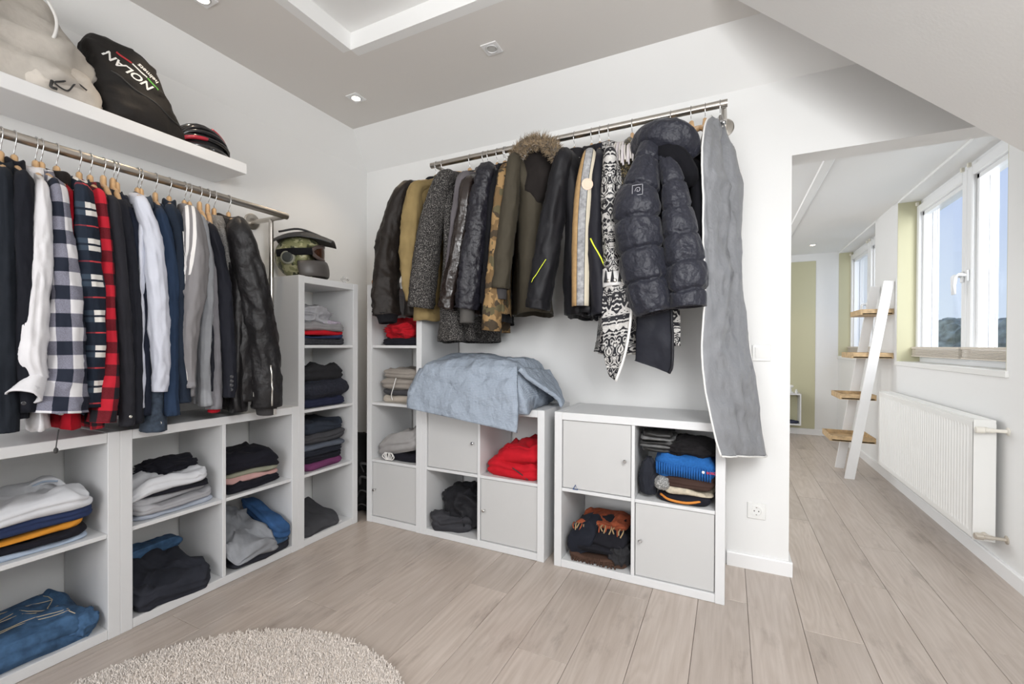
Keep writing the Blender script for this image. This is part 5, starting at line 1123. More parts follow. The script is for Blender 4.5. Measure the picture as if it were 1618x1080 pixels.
FHG = F('heather_grey', (0.27, 0.265, 0.27), var=0.1); FTP = F('taupe_fleece', (0.30, 0.27, 0.24), var=0.08); FPU = F('plum_cotton', (0.17, 0.045, 0.125)); FSL = F('slate_blue_cotton', (0.10, 0.115, 0.145)); FMG = F('dark_grey_cotton', (0.062, 0.062, 0.068)); FBE = F('beige_sweat', (0.46, 0.41, 0.35))
STI = mat('tan_stitching', (0.55, 0.47, 0.34), 0.7)

# left unit, upper right cube
a0, a1, z0, z1 = C1[(1, 1)]
o, z = stack(-2.225, 0.628, z0, [
    ('folded_shirt', 'light blue folded shirt lying lowest in the left edge stack', 'shirt', 0.020, FLB, 0.31, 0.27, 1),
    ('folded_shirt', 'black folded shirt under the orange one', 'shirt', 0.028, FBK, 0.30, 0.27, 1),
    ('folded_shirt', 'orange folded shirt in the left edge stack', 'shirt', 0.026, FOR, 0.285, 0.265, 1),
    ('folded_shirt', 'navy folded shirt between orange shirt and white shirt', 'shirt', 0.045, FNV, 0.30, 0.27, 2),
    ('folded_shirt', 'white folded shirt with blue collar stripe on the left edge stack', 'shirt', 0.065, FW, 0.30, 0.29, 2, dict(wave=0.022))], seed=3)
t = o[-1]
MB().tube(bez([(-2.31, 0.665, z-0.012), (-2.29, 0.70, z+0.012), (-2.27, 0.735, z+0.012), (-2.25, 0.758, z-0.02)], 6), [(0.012, 0.004)]*19, 8).build('collar', FW, t, smooth=True)
MB().tube(bez([(-2.297, 0.672, z-0.004), (-2.278, 0.705, z+0.0155), (-2.258, 0.74, z+0.012)], 6), 0.0035, 6).build('collar_stripe', FLB, t, smooth=True)
# jeans
a0, a1, z0, z1 = C1[(1, 0)]
j = folded('folded_jeans', 'blue faded jeans folded at the bottom of the left edge shelf', 'jeans', (-2.225, 0.625, z0), (0.30, 0.33, 0.105), FJN, 8, 2, wave=0.024, tilt=(-0.06, -0.10), group=GS)
from mathutils.bvhtree import BVHTree
def drape(o, pts, off=0.002):
    og = Vector(ORG[o.name]); bv = BVHTree.FromPolygons([v.co+og for v in o.data.vertices], [p.vertices[:] for p in o.data.polygons]); r = []
    for p in pts:
        h_ = bv.ray_cast(Vector((p[0], p[1], p[2]+0.5)), Vector((0, 0, -1)))[0]
        r.append((p[0], p[1], (h_.z if h_ else p[2])+off))
    r = np.array(r); zz = np.convolve(np.r_[[r[0, 2]]*2, r[:, 2], [r[-1, 2]]*2], np.ones(5)/5, 'valid'); r[:, 2] = np.maximum(zz, r[:, 2]-0.003)
    return [tuple(q) for q in r]
for k, dx in enumerate((-0.075, -0.01, 0.0, 0.065, 0.075)):
    pts = [(-2.225+dx+0.014*math.sin(q*0.5+k*(k < 3)), 0.475+q*0.016, z0+0.1) for q in range(17)]
    MB().tube(drape(j, pts), 0.0016, 6).build('seam_stitching', STI, j, smooth=True)
pts = [(-2.225-0.12+q*0.03, 0.715+0.02*math.sin(q), z0+0.1) for q in range(9)]
MB().tube(drape(j, pts), 0.0016, 6).build('seam_stitching', STI, j, smooth=True)
crumple('jeans_leg', None, None, (-2.13, 0.755, z0), (0.13, 0.10, 0.10), FJN, 5, 0.25, 0.2, parent=j)
# second unit
a0, a1, z0, z1 = C2[(0, 1)]
o, z = stack(-2.225, (a0+a1)/2-0.01, z0, [
    ('folded_shirt', 'bleached blue folded shirt lowest under the crumpled black blouse', 'shirt', 0.024, FLJ, 0.30, 0.27, 1),
    ('folded_shirt', 'pale grey folded shirt second from below under the crumpled black blouse', 'shirt', 0.034, FGY, 0.315, 0.28, 2),
    ('folded_shirt', 'light grey folded shirt just under the thin black one', 'shirt', 0.028, FHG if False else FGY, 0.30, 0.27, 1),
    ('folded_shirt', 'thin black folded shirt under the white one in the second shelf', 'shirt', 0.016, FBK, 0.29, 0.26, 1),
    ('folded_shirt', 'white folded shirt below the crumpled black blouse', 'shirt', 0.058, FW, 0.30, 0.28, 2, dict(wave=0.024, droop=0.03, dd=(0, -1)))], seed=5)
crumple('crumpled_blouse', 'crumpled black blouse lying on the white folded shirt', 'blouse', (-2.22, (a0+a1)/2+0.03, z-0.012), (0.15, 0.21, 0.075), FBK, 11, 0.4, 0.4, group=GS)
a0, a1, z0, z1 = C2[(1, 1)]
o, z = stack(-2.225, (a0+a1)/2, z0, [
    ('folded_shirt', 'black folded shirt lowest under the pink one', 'shirt', 0.040, FBK, 0.30, 0.28, 2),
    ('folded_shirt', 'pink folded shirt in the second shelf', 'shirt', 0.028, FPK, 0.275, 0.26, 1),
    ('folded_shirt', 'sage folded shirt on the pink one', 'shirt', 0.028, FOL, 0.28, 0.26, 1),
    ('folded_shirt', 'black folded sweater heaped on the sage shirt', 'sweater', 0.080, FBK, 0.285, 0.27, 2, dict(wave=0.026, droop=0.03, dd=(0, 1)))], seed=7)
a0, a1, z0, z1 = C2[(0, 0)]
folded('folded_jeans', 'bleached pale jeans peeking out under the black jeans', 'jeans', (-2.22, a1-0.12, z0), (0.29, 0.20, 0.030), FLJ, 21, 1, group=GS)
folded('folded_jeans', 'black jeans folded in the second shelf, draped to its edge', 'jeans', (-2.215, (a0+a1)/2-0.02, z0+0.030), (0.31, 0.285, 0.085), FJD, 22, 3, wave=0.030, tilt=(-0.30, -0.04), group=GS, rough=2.4)
folded('folded_jeans', 'blue jeans rolled at the back behind the black jeans', 'jeans', (-2.345, (a0+a1)/2, z0+0.115), (0.10, 0.26, 0.05), FJN, 23, 1, group=GS)
a0, a1, z0, z1 = C2[(1, 0)]
folded('folded_jeans', 'dark denim jeans under the grey trousers', 'jeans', (-2.20, (a0+a1)/2+0.01, z0), (0.30, 0.30, 0.060), FJD, 24, 2, group=GS)
folded('folded_jeans', 'blue denim shorts under the grey trousers at the shelf front', 'jeans', (-2.19, (a0+a1)/2+0.015, z0+0.058), (0.27, 0.28, 0.045), FJN, 25, 1, tilt=(-0.1, -0.05), group=GS)
folded('grey_trousers', 'grey elastic waist trousers draped over the shelf front', 'trousers', (-2.185, (a0+a1)/2-0.045, z0+0.100), (0.33, 0.235, 0.062), FGT, 26, 2, wave=0.030, tilt=(-0.42, -0.08), group=GS, rough=2.2)
folded('rolled_jeans', 'bright blue rolled jeans beside the grey trousers', 'jeans', (-2.19, (a0+a1)/2+0.105, z0+0.125), (0.30, 0.085, 0.060), FBD, 27, 2, tilt=(-0.38, -0.05), group=GS)
# tall left shelf
a0, a1, z0, z1 = C3[(0, 3)]; yc = (a0+a1)/2
o, z = stack(-2.225, yc, z0, [
    ('folded_trousers', 'dark patterned trousers lowest in the top tall cube', 'trousers', 0.040, FCH, 0.31, 0.28, 2),
    ('folded_shirt', 'thin navy folded shirt under the red one in the tall shelf', 'shirt', 0.018, FNV, 0.29, 0.27, 1),
    ('folded_shirt', 'red folded shirt in the top tall cube', 'shirt', 0.026, FRD, 0.29, 0.27, 1),
    ('folded_sweater', 'heather grey folded sweater on the red shirt', 'sweater', 0.046, FHG, 0.30, 0.27, 2)], seed=9)
crumple('crumpled_shirt', 'crumpled pale grey shirt topping the highest tall cube', 'shirt', (-2.21, yc-0.03, z-0.01), (0.22, 0.24, 0.13), FGY, 13, 0.45, 0.35, group=GS)
crumple('lilac_blouse', 'small lilac white blouse hanging off the tall cube stack', 'blouse', (-2.12, yc+0.06, z-0.03), (0.07, 0.12, 0.06), F('lilac_white', (0.50, 0.44, 0.52), var=0.3, nscale=40), 14, 0.4, 0.4, group=GS)
a0, a1, z0, z1 = C3[(0, 2)]
o, z = stack(-2.225, yc, z0, [
    ('folded_trousers', 'navy folded trousers under the dark knit', 'trousers', 0.050, FNV if False else F('ink_cotton', (0.022, 0.026, 0.055)), 0.29, 0.28, 2),
    ('knit_sweater', 'thick dark slate knit sweater in the second tall cube', 'sweater', 0.105, FDK, 0.325, 0.31, 1, dict(wave=0.02, edge=0.6)),
    ('folded_sweater', 'black charcoal sweater slanting on the dark knit', 'sweater', 0.075, F('ash_black', (0.026, 0.026, 0.029)), 0.28, 0.27, 2, dict(wave=0.03))], seed=10)
a0, a1, z0, z1 = C3[(0, 1)]
o, z = stack(-2.225, yc-0.01, z0, [
    ('folded_shirt', 'plum folded shirt at the bottom of the third tall cube', 'shirt', 0.040, FPU, 0.27, 0.28, 1),
    ('folded_shirt', 'black folded shirt on the plum one', 'shirt', 0.036, FBK, 0.275, 0.27, 2),
    ('folded_shirt', 'ink folded shirt fourth from the top of the third tall cube', 'shirt', 0.045, F('blue_black', (0.022, 0.025, 0.035)), 0.29, 0.28, 2),
    ('folded_shirt', 'slate blue folded shirt in the third tall cube', 'shirt', 0.028, FSL, 0.315, 0.28, 1),
    ('folded_shirt', 'dark grey folded sweater second from top in the third tall cube', 'sweater', 0.058, FMG, 0.315, 0.28, 2),
    ('folded_shirt', 'slate navy folded sweater topping the third tall cube', 'sweater', 0.062, F('slate_navy', (0.030, 0.037, 0.052)), 0.29, 0.28, 2, dict(wave=0.02))], seed=11)
a0, a1, z0, z1 = C3[(0, 0)]
folded('paper_bag', 'white paper packet with a red mark in the bottom tall cube', 'packet', (-2.19, yc+0.02, z0), (0.22, 0.20, 0.010), mat('white_packet', (0.74, 0.72, 0.72), 0.5, nscale=9, namt=0.05), 33, 1, group=GS, rough=0.5)
folded('folded_trousers', 'dark grey trousers lying in the bottom tall cube', 'trousers', (-2.225, yc-0.03, z0+0.010), (0.30, 0.275, 0.075), FMG, 34, 2, wave=0.022, tilt=(-0.22, -0.05), group=GS)
# tall shelf on the back wall
a0, a1, z0, z1 = C4[(0, 3)]; xc = (a0+a1)/2
folded('printed_shirt', 'black folded shirt with white print under the red cloth', 'shirt', (xc+0.02, 2.25, z0), (0.30, 0.28, 0.045), FBK, 41, 2, group=GS)
crumple('red_sweater', 'crumpled red sweater under the bomber jacket', 'sweater', (xc+0.01, 2.235, z0+0.040), (0.29, 0.26, 0.14), FRD2, 42, 0.28, 0.35, group=GS)
a0, a1, z0, z1 = C4[(0, 2)]
o, z = stack(xc+0.015, 2.25, z0, [
    ('folded_sweatpants', 'cream folded sweatpants with white cord in the corner tall shelf', 'sweatpants', 0.050, FBE, 0.29, 0.28, 1),
    ('folded_shirt', 'dark grey folded shirt between cream and taupe sweatpants', 'shirt', 0.030, FMG, 0.27, 0.27, 1),
    ('folded_sweater', 'taupe folded sweater second from top in the corner tall shelf', 'sweater', 0.070, FTP, 0.30, 0.28, 2, dict(edge=0.7)),
    ('folded_sweater', 'taupe rolled sweater topping the corner tall shelf stack', 'sweater', 0.062, FTP, 0.28, 0.27, 2, dict(edge=0.7, wave=0.016))], seed=12, face='B')
MB().tube(bez([(xc+0.0, 2.105, z0+0.155), (xc-0.015, 2.100, z0+0.10), (xc-0.03, 2.098, z0+0.05), (xc-0.02, 2.098, z0+0.02)], 6), 0.0028, 6).build('cord', M_['whitepipe'], o[0], smooth=True)
a0, a1, z0, z1 = C4[(0, 1)]
folded('folded_shorts', 'black folded shorts with white laces under the grey hoodie', 'shorts', (xc+0.03, 2.25, z0), (0.27, 0.28, 0.05), FBK, 45, 1, group=GS)
o = folded('folded_hoodie', 'grey hoodie heaped on black shorts in the corner tall shelf', 'hoodie', (xc+0.01, 2.24, z0+0.048), (0.30, 0.29, 0.11), F('soft_grey', (0.33, 0.32, 0.315), var=0.06), 46, 2, wave=0.03, tilt=(0.25, 0), group=GS, rough=1.3)
for k in range(7):
    MB().tube(bez([(xc-0.075+0.008*k, 2.098, z0+0.05), (xc-0.09+0.015*k, 2.088+0.003*(k % 2), z0+0.026+0.006*(k % 3)), (xc-0.06+0.006*k, 2.092, z0+0.006)], 5), 0.0035, 6).build('lace', M_['whitepipe'], o, smooth=True)
# middle cube shelf
a0, a1, z0, z1 = C5[(1, 1)]
o = folded('red_jacket', 'bright red jacket folded in the cube beside the door', 'jacket', ((a0+a1)/2+0.01, 2.25, z0), (0.31, 0.30, 0.085), FRD, 51, 2, wave=0.016, group=GS)
folded('upper_fold', None, None, ((a0+a1)/2+0.035, 2.25, z0+0.075), (0.265, 0.27, 0.090), FRD, 52, 1, wave=0.026, tilt=(0.10, 0.05), parent=o, edge=0.6)
MB().tube(bez([((a0+a1)/2+0.02, 2.098, z0+0.06), ((a0+a1)/2+0.07, 2.095, z0+0.035), ((a0+a1)/2+0.11, 2.098, z0+0.008)], 6), 0.003, 6).build('zipper', RUBBER, o, smooth=True)
a0, a1, z0, z1 = C5[(0, 0)]
crumple('black_bag', 'crumpled black jacket stuffed in the lower left cube', 'jacket', ((a0+a1)/2+0.02, 2.26, z0), (0.30, 0.28, 0.27), F('black_nylon_cloth', (0.018, 0.018, 0.021), rough=0.6, wr=0.5), 53, 0.22, 0.35, group=GS)
folded('charcoal_sleeve', 'charcoal cloth lying in front of the crumpled black jacket', 'jacket', ((a0+a1)/2-0.03, 2.15, z0), (0.25, 0.12, 0.085), F('graphite_cloth', (0.040, 0.040, 0.046), rough=0.6, wr=0.5), 54, 2, wave=0.03, rot=0.25, group=GS, rough=1.6)
# right cube shelf
a0, a1, z0, z1 = C6[(1, 1)]; xc = (a0+a1)/2
folded('orange_trim_cap', 'black cap with orange rim at the bottom of the hat cube', 'cap', (xc+0.04, 2.22, z0), (0.22, 0.24, 0.045), FBK, 61, 1, group=GS)
MB().tube(bez([(xc-0.06, 2.12, z0+0.030), (xc-0.02, 2.094, z0+0.018), (xc+0.05, 2.088, z0+0.015), (xc+0.11, 2.10, z0+0.025)], 6), (0.006, 0.004), 8).build('orange_rim', mat('orange_rim_cloth', (0.62, 0.22, 0.03), 0.7), bpy.data.objects['orange_trim_cap'], smooth=True)
folded('sheepskin_hat', 'cream lined hat above the black cap', 'hat', (xc+0.06, 2.21, z0+0.042), (0.20, 0.22, 0.030), F('cream_fleece', (0.52, 0.46, 0.36), var=0.2, nscale=60), 62, 1, group=GS)
folded('brown_scarf', 'dark brown folded scarf under the blue beanie', 'scarf', (xc+0.045, 2.23, z0+0.070), (0.24, 0.26, 0.055), F('brown_felt', (0.055, 0.032, 0.026)), 63, 3, group=GS)
crumple('grey_mitten', 'speckled grey wool mitten sticking out below the blue beanie', 'mitten', (xc-0.052, 2.13, z0+0.055), (0.075, 0.11, 0.075), uvmat('speckled_wool', tweedfn((0.10, 0.10, 0.10), (0.30, 0.30, 0.29), (0.62, 0.61, 0.60), 200.0)), 64, 0.12, 0.1, group=GS)
crumple('black_glove', 'dark slate glove hanging left of the blue beanie', 'glove', (xc-0.115, 2.14, z0+0.02), (0.085, 0.10, 0.20), F('slate_glove', (0.022, 0.024, 0.032)), 65, 0.16, 0.15, group=GS)
BN = folded('blue_beanie', 'bright blue ribbed knit beanie in the hat cube', 'beanie', (xc+0.040, 2.195, z0+0.122), (0.245, 0.20, 0.105), F('cobalt_knit', (0.020, 0.115, 0.36), var=0.15, nscale=120, weave=90, wamt=0.7), 66, 1, wave=0.012, tilt=(-0.06, 0.12), group=GS, edge=0.25)
for k in range(22):
    x = xc-0.072+k*0.0105
    MB().tube([(x, 2.093, z0+0.128-(x-xc)*0.06), (x, 2.086, z0+0.155-(x-xc)*0.06), (x, 2.090, z0+0.180-(x-xc)*0.06)], 0.0042, 6).build('rib', BN.data.materials[0], BN, smooth=True)
crumple('black_wool_hat', 'curly black wool hat lying on the blue beanie', 'hat', (xc+0.06, 2.20, z0+0.213), (0.25, 0.22, 0.095), F('curly_black_wool', (0.012, 0.011, 0.012), var=0.4, nscale=60, weave=70, wamt=1.0), 67, 0.2, 0.2, group=GS, clip=[(2, z0, z1-0.004)])
for k in range(5):
    folded('silver_black_strap', 'shiny grey black folded liner, layer %s in the hat cube corner' % ['lowest', 'second', 'middle', 'fourth', 'topmost'][k], 'liner', (xc-0.075, 2.20, z0+0.222+k*0.017), (0.16-0.006*k, 0.20, 0.016), mat('silver_black_%d' % k, (0.10 if k % 2 else 0.02,)*3, 0.3, nscale=20, namt=0.3), 68+k, 1, wave=0.006, group=GS)
a0, a1, z0, z1 = C6[(0, 0)]; xc = (a0+a1)/2
BR = F('brown_wool', (0.075, 0.042, 0.030)); o = folded('brown_fringed_scarf', 'brown fringed scarf lowest in the scarf cube', 'scarf', (xc, 2.24, z0), (0.29, 0.27, 0.040), BR, 81, 2, group=GS)
for k in range(16):
    x = xc-0.12+k*0.014; MB().tube(bez([(x, 2.115, z0+0.028), (x+0.004*math.sin(k*3), 2.098, z0+0.014), (x+0.006*math.cos(k*5), 2.090, z0+0.004)], 4), 0.004, 6).build('fringe', BR, o, smooth=True)
folded('black_wool_scarf', 'black wool scarf folded over in the scarf cube', 'scarf', (xc+0.005, 2.24, z0+0.040), (0.28, 0.27, 0.120), F('black_wool', (0.013, 0.013, 0.017), wamt=0.4), 82, 2, wave=0.03, group=GS, edge=0.6)
folded('dark_fleece_scarf', 'blue black fleece scarf sagging over the left of the scarf cube', 'scarf', (xc-0.075, 2.16, z0+0.040), (0.13, 0.13, 0.150), F('blue_black_fleece', (0.016, 0.018, 0.026)), 83, 1, wave=0.02, tilt=(0.5, 0.1), group=GS)
crumple('rolled_grey_scarf', 'rolled dark grey scarf at the right of the scarf cube', 'scarf', (xc+0.105, 2.15, z0+0.012), (0.105, 0.12, 0.125), F('rolled_grey', (0.032, 0.032, 0.035)), 84, 0.15, 0.25, group=GS)
RO = F('rust_wool', (0.30, 0.075, 0.035), var=0.3, nscale=50)
o = folded('rust_scarf', 'rust and sand fringed scarf on top of the scarf cube', 'scarf', (xc+0.01, 2.25, z0+0.160), (0.25, 0.22, 0.018), RO, 85, 1, wave=0.02, group=GS)
SD = F('sand_wool', (0.38, 0.27, 0.15))
for k in range(18):
    x = xc-0.125+k*0.0145; zt = z0+0.172+0.008*math.sin((k-2)*0.2); MB().tube(bez([(x, 2.150, zt), (x+0.004*math.sin(k*3), 2.128, zt-0.004), (x+0.008*math.cos(k*5), 2.116, zt-0.018-0.008*(k % 2))], 4), 0.0032, 6).build('fringe', SD if k % 3 else RO, o, smooth=True)
# small blue clip lying on the shelf board under the door
m = MB(); cx_, cz_ = -0.672, 0.386
m.tube([(cx_-0.012, 2.0815, 0.3955), (cx_+0.012, 2.0815, 0.3955), (cx_, 2.0815, 0.417), (cx_-0.012, 2.0815, 0.3955)], 0.0025, 8)
tag(m.build('key_clip', mat('blue_clip_plastic', (0.05, 0.10, 0.25), 0.4)), 'tiny blue triangular clip on the shelf board under the door', 'clip')

# ------------------------------------------------------------------ bedding on the middle shelf
BEDM = bpy.data.materials.new('cloth_blue_grey_bedding'); BEDM.use_nodes = True
_t = BEDM.node_tree; _b = _t.nodes['Principled BSDF']; _c = N(_t, 'ShaderNodeTexCoord')
_w1 = N(_t, 'ShaderNodeTexWave', Scale=75.0, Distortion=1.5); _w1.bands_direction = 'X'; _w2 = N(_t, 'ShaderNodeTexWave', Scale=75.0, Distortion=1.5); _w2.bands_direction = 'Z'
for q in (_w1, _w2): _t.links.new(_c.outputs['Object'], q.inputs['Vector'])
_f = math_n(_t, 'MULTIPLY', _w1.outputs['Fac'], _w2.outputs['Fac']); _t.links.new(mixc(_t, _f, (0.27, 0.32, 0.39), (0.42, 0.47, 0.54)), _b.inputs['Base Color']); _b.inputs['Roughness'].default_value = 0.85
_n = N(_t, 'ShaderNodeTexNoise', Scale=13.0, Detail=5.0); _t.links.new(_c.outputs['Object'], _n.inputs['Vector']); _bp = N(_t, 'ShaderNodeBump', Strength=0.85, Distance=0.04); _t.links.new(_n.outputs['Fac'], _bp.inputs['Height']); _t.links.new(_bp.outputs[0], _b.inputs['Normal'])
BD = thing('bedding', 'large blue grey duvet bundle lying on the middle cube shelf', 'bedding', (-1.23, 2.24, 0.771))
# lofted along x; section in (y,z): soft cushion whose front lip hangs over the shelf edge
xs = np.linspace(-1.597, -0.90, 46); K = 60; rings = []
for x in xs:
    f_ = (x+1.597)/(0.90*0+0.697); e_ = min(1, (f_/0.10)**0.5 if f_ < 0.10 else 1)*min(1, ((1-f_)/0.12)**0.5 if f_ > 0.88 else 1)
    hz = (0.245+0.02*math.sin(f_*4))*max(e_, 0.25); lip = np.interp(f_, [0, 0.12, 0.5, 0.85, 1], [0.000, -0.03, -0.055, -0.10, -0.085])
    yf, ybk = 1.985+0.02*(1-e_), 2.44-0.05*(1-e_)
    th = np.linspace(0, 2*np.pi, K, endpoint=False); cy, cz = (yf+ybk)/2, 0.775+hz/2
    y = cy+(ybk-yf)/2*np.sign(np.cos(th))*np.abs(np.cos(th))**0.65; z = cz+hz/2*np.sign(np.sin(th))*np.abs(np.sin(th))**0.75
    front = np.clip((2.065-y)/0.06, 0, 1); low = np.clip((0.775+hz*0.55-z)/(hz*0.55), 0, 1); z = z+lip*front*low
    q = np.c_[np.full(K, x*7), y*7, z*7]; d = fbm(q, 5, 4)*0.028+(1-np.abs(vnoise(q*1.7+3, 8))*2)*0.009
    y2 = y+np.cos(th)*d; z2 = z+np.sin(th)*d; z2 = np.where((y2 > 2.072), np.maximum(z2, 0.7715), z2)
    rings.append(np.c_[np.full(K, x)+fbm(q+5, 9, 2)*0.006, y2, z2])
ring_mesh(np.array(rings), True, True).build('duvet', BEDM, BD, smooth=True)
pan, F1 = panel([(-0.93, 2.0, 0.99), (-0.88, 2.06, 0.92), (-0.80, 2.16, 0.84), (-0.775, 2.20, 0.79)], [(-0.93, 2.40, 0.96), (-0.90, 2.42, 0.90), (-0.87, 2.43, 0.83), (-0.85, 2.43, 0.785)], 'side_flap', BEDM, BD, thick=0.02, seed=12)
pan, F1 = panel([(-1.575, 2.03, 0.965), (-1.603, 1.985, 0.87), (-1.606, 1.965, 0.79), (-1.60, 1.962, 0.745)], [(-0.965, 2.03, 0.99), (-0.940, 1.980, 0.89), (-0.928, 1.962, 0.77), (-0.932, 1.955, 0.672)], 'front_drape', BEDM, BD, thick=-0.018, seed=14, wf=9, wa=0.030)
MB().tube([tuple(p-np.array([0, 0.004, -0.012])) for p in F1[:, -1]], (0.003, 0.005), 8).build('hem', BEDM, BD, smooth=True)
# ------------------------------------------------------------------ things on the high shelf
def loft(levels, K=48, seed=1, amp=0.012, fr=6.0, ex=0.6):
    """levels: (z, x0, x1, y0, y1) -> rings, soft rectangular sections with cloth noise"""
    L_ = np.array(levels, float); n = len(L_); C = [bez(L_[:, [i, 0, 0]], 6)[:, 0] for i in range(5)]; th = np.linspace(0, 2*np.pi, K, endpoint=False); rg_ = []
    for z, x0, x1, y0, y1 in zip(*C):
        x = (x0+x1)/2+(x1-x0)/2*np.sign(np.cos(th))*np.abs(np.cos(th))**ex; y = (y0+y1)/2+(y1-y0)/2*np.sign(np.sin(th))*np.abs(np.sin(th))**ex
        p = np.c_[x, y, np.full(K, z)]; d = fbm(p*fr, seed, 3)*amp+(1-np.abs(vnoise(p*fr*1.6+seed, seed+3))*2)*amp*0.45
        d = d+(1-np.abs(vnoise(p*fr*2.6+seed*3, seed+11))*2.4).clip(0, 1)**2*amp*0.55; p[:, 0] += np.cos(th)*d; p[:, 1] += np.sin(th)*d; p[:, 2] += fbm(p*fr*0.8, seed+7, 2)*amp*0.6*(z > L_[0, 0]+0.01); rg_.append(p)
    return np.array(rg_)
ZS = 1.998
BP = thing('helmet_bag', 'black helmet bag with white lettering on the high shelf', 'bag', (-2.29, 0.98, ZS))
rg_ = loft([(ZS, -2.405, -2.185, 0.86, 1.155), (ZS+0.05, -2.41, -2.175, 0.85, 1.145), (ZS+0.12, -2.41, -2.180, 0.84, 1.115), (ZS+0.19, -2.405, -2.195, 0.83, 1.085), (ZS+0.26, -2.395, -2.215, 0.83, 1.055), (ZS+0.315, -2.38, -2.245, 0.845, 1.02), (ZS+0.335, -2.35, -2.28, 0.88, 0.98)], seed=3, amp=0.018, fr=7)
BKM = fab('black_polyester', (0.022, 0.020, 0.019), 0.65, wr=0.4)
bo = ring_mesh(rg_, True, True).build('sack', BKM, BP, smooth=True)
og = Vector(ORG[BP.name]); bv = BVHTree.FromPolygons([v.co+og for v in bo.data.vertices], [p.vertices[:] for p in bo.data.polygons])
def onbag(y, z, off=0.0015):
    h_ = bv.ray_cast(Vector((-1.9, y, z)), Vector((-1, 0, 0)))[0]; return ((h_.x if h_ else -2.2)+off, y, z)
# seam and drawcord crease
MB().tube([onbag(0.875+k*0.016, ZS+0.175-0.0075*k+0.004*math.sin(k*0.9), 0.001) for k in range(17)], 0.003, 6).build('seam', RUBBER, BP, smooth=True)
def text_on(txt, origin, t_dir, u_dir, size, m, parent, name, proj=None, shear=0.0):
    cu = bpy.data.curves.new('lettering', 'FONT'); cu.body = txt; cu.size = 1.0; cu.extrude = 0.0; cu.offset = 0.022; cu.shear = shear; cu.resolution_u = 3
    to = bpy.data.objects.new('lettering', cu); COL.objects.link(to); bpy.context.view_layer.update()
    me = bpy.data.meshes.new_from_object(to.evaluated_get(bpy.context.evaluated_depsgraph_get())); bpy.data.objects.remove(to, do_unlink=True)
    mm = MB(); vs = []
    for v in me.vertices:
        p = np.array(origin)+np.array(t_dir)*v.co.x*size+np.array(u_dir)*v.co.y*size
        vs.append(proj(p) if proj else tuple(p))
    mm.add(vs, [tuple(p.vertices) for p in me.polygons]); return mm.build(name, m, parent)
LETW = mat('white_print', (0.80, 0.80, 0.78), 0.6)
td, ud_ = np.array([0, -0.86, 0.50]), np.array([0, -0.50, -0.86])
pj = lambda p: onbag(p[1], p[2], 0.0025)
text_on('NOLAN', (0, 1.018, ZS+0.178), td, ud_, 0.047, LETW, BP, 'lettering', pj, 0.25)
text_on('helmets', (0, 1.045, ZS+0.222), td, ud_, 0.026, LETW, BP, 'lettering', pj, 0.2)
def line_on(y0, z0, y1, z1, r, m):
    MB().tube([onbag(y0+(y1-y0)*k/8, z0+(z1-z0)*k/8, 0.0015) for k in range(9)], (0.0012, r), 6, up=(1, 0, 0)).build('print_stripe', m, BP)
line_on(1.036, ZS+0.182, 0.998, ZS+0.212, 0.003, mat('green_print', (0.12, 0.48, 0.06), 0.6)); line_on(0.996, ZS+0.2135, 0.950, ZS+0.248, 0.003, LETW); line_on(0.948, ZS+0.2495, 0.905, ZS+0.275, 0.004, mat('red_print', (0.42, 0.02, 0.03), 0.6))
# grey mesh sack
GM = fab('grey_mesh', (0.50, 0.465, 0.42), 0.8, var=0.22, nscale=7, wr=0.5)
GS_ = thing('mesh_sack', 'crumpled grey mesh sack with black drawcord on the high shelf', 'bag', (-2.29, 0.66, ZS))
rg_ = loft([(ZS+0.0, -2.40, -2.19, 0.40, 0.80), (ZS+0.07, -2.41, -2.185, 0.40, 0.80), (ZS+0.13, -2.41, -2.20, 0.42, 0.82), (ZS+0.20, -2.40, -2.21, 0.46, 0.80), (ZS+0.28, -2.39, -2.235, 0.50, 0.755), (ZS+0.35, -2.37, -2.26, 0.56, 0.715), (ZS+0.385, -2.34, -2.28, 0.60, 0.68)], seed=11, amp=0.045, fr=5.0)
sk = ring_mesh(rg_, True, True).build('sack', GM, GS_, smooth=True)
rg_ = loft([(ZS, -2.30, -2.172, 0.63, 0.850), (ZS+0.04, -2.31, -2.168, 0.62, 0.848), (ZS+0.09, -2.31, -2.175, 0.63, 0.835), (ZS+0.125, -2.29, -2.19, 0.66, 0.80)], seed=14, amp=0.016, fr=6)
fl = ring_mesh(rg_, True, True).build('folded_neck', fab('pale_grey_mesh', (0.60, 0.555, 0.50), 0.8, wr=0.5), GS_, smooth=True)
MB().tube(bez([(-2.165, 0.715, ZS+0.085), (-2.155, 0.73, ZS+0.05), (-2.152, 0.70, ZS+0.025), (-2.156, 0.735, ZS+0.015), (-2.158, 0.76, ZS+0.055), (-2.158, 0.79, ZS+0.045)], 8), 0.0028, 6).build('drawcord', RUBBER, GS_, smooth=True)
MB().tube(bez([(-2.158, 0.695, ZS+0.03), (-2.150, 0.69, ZS+0.005), (-2.150, 0.705, ZS-0.012+0.016)], 5), 0.005, 8).build('cord_toggle', RUBBER, GS_, smooth=True)
MB().tube([tuple(p) for p in bez([(-2.205, 0.70, ZS+0.33), (-2.185, 0.715, ZS+0.27), (-2.178, 0.71, ZS+0.21), (-2.180, 0.69, ZS+0.155)], 6)], 0.005, 8).build('piping', M_['whitepipe'], GS_, smooth=True)
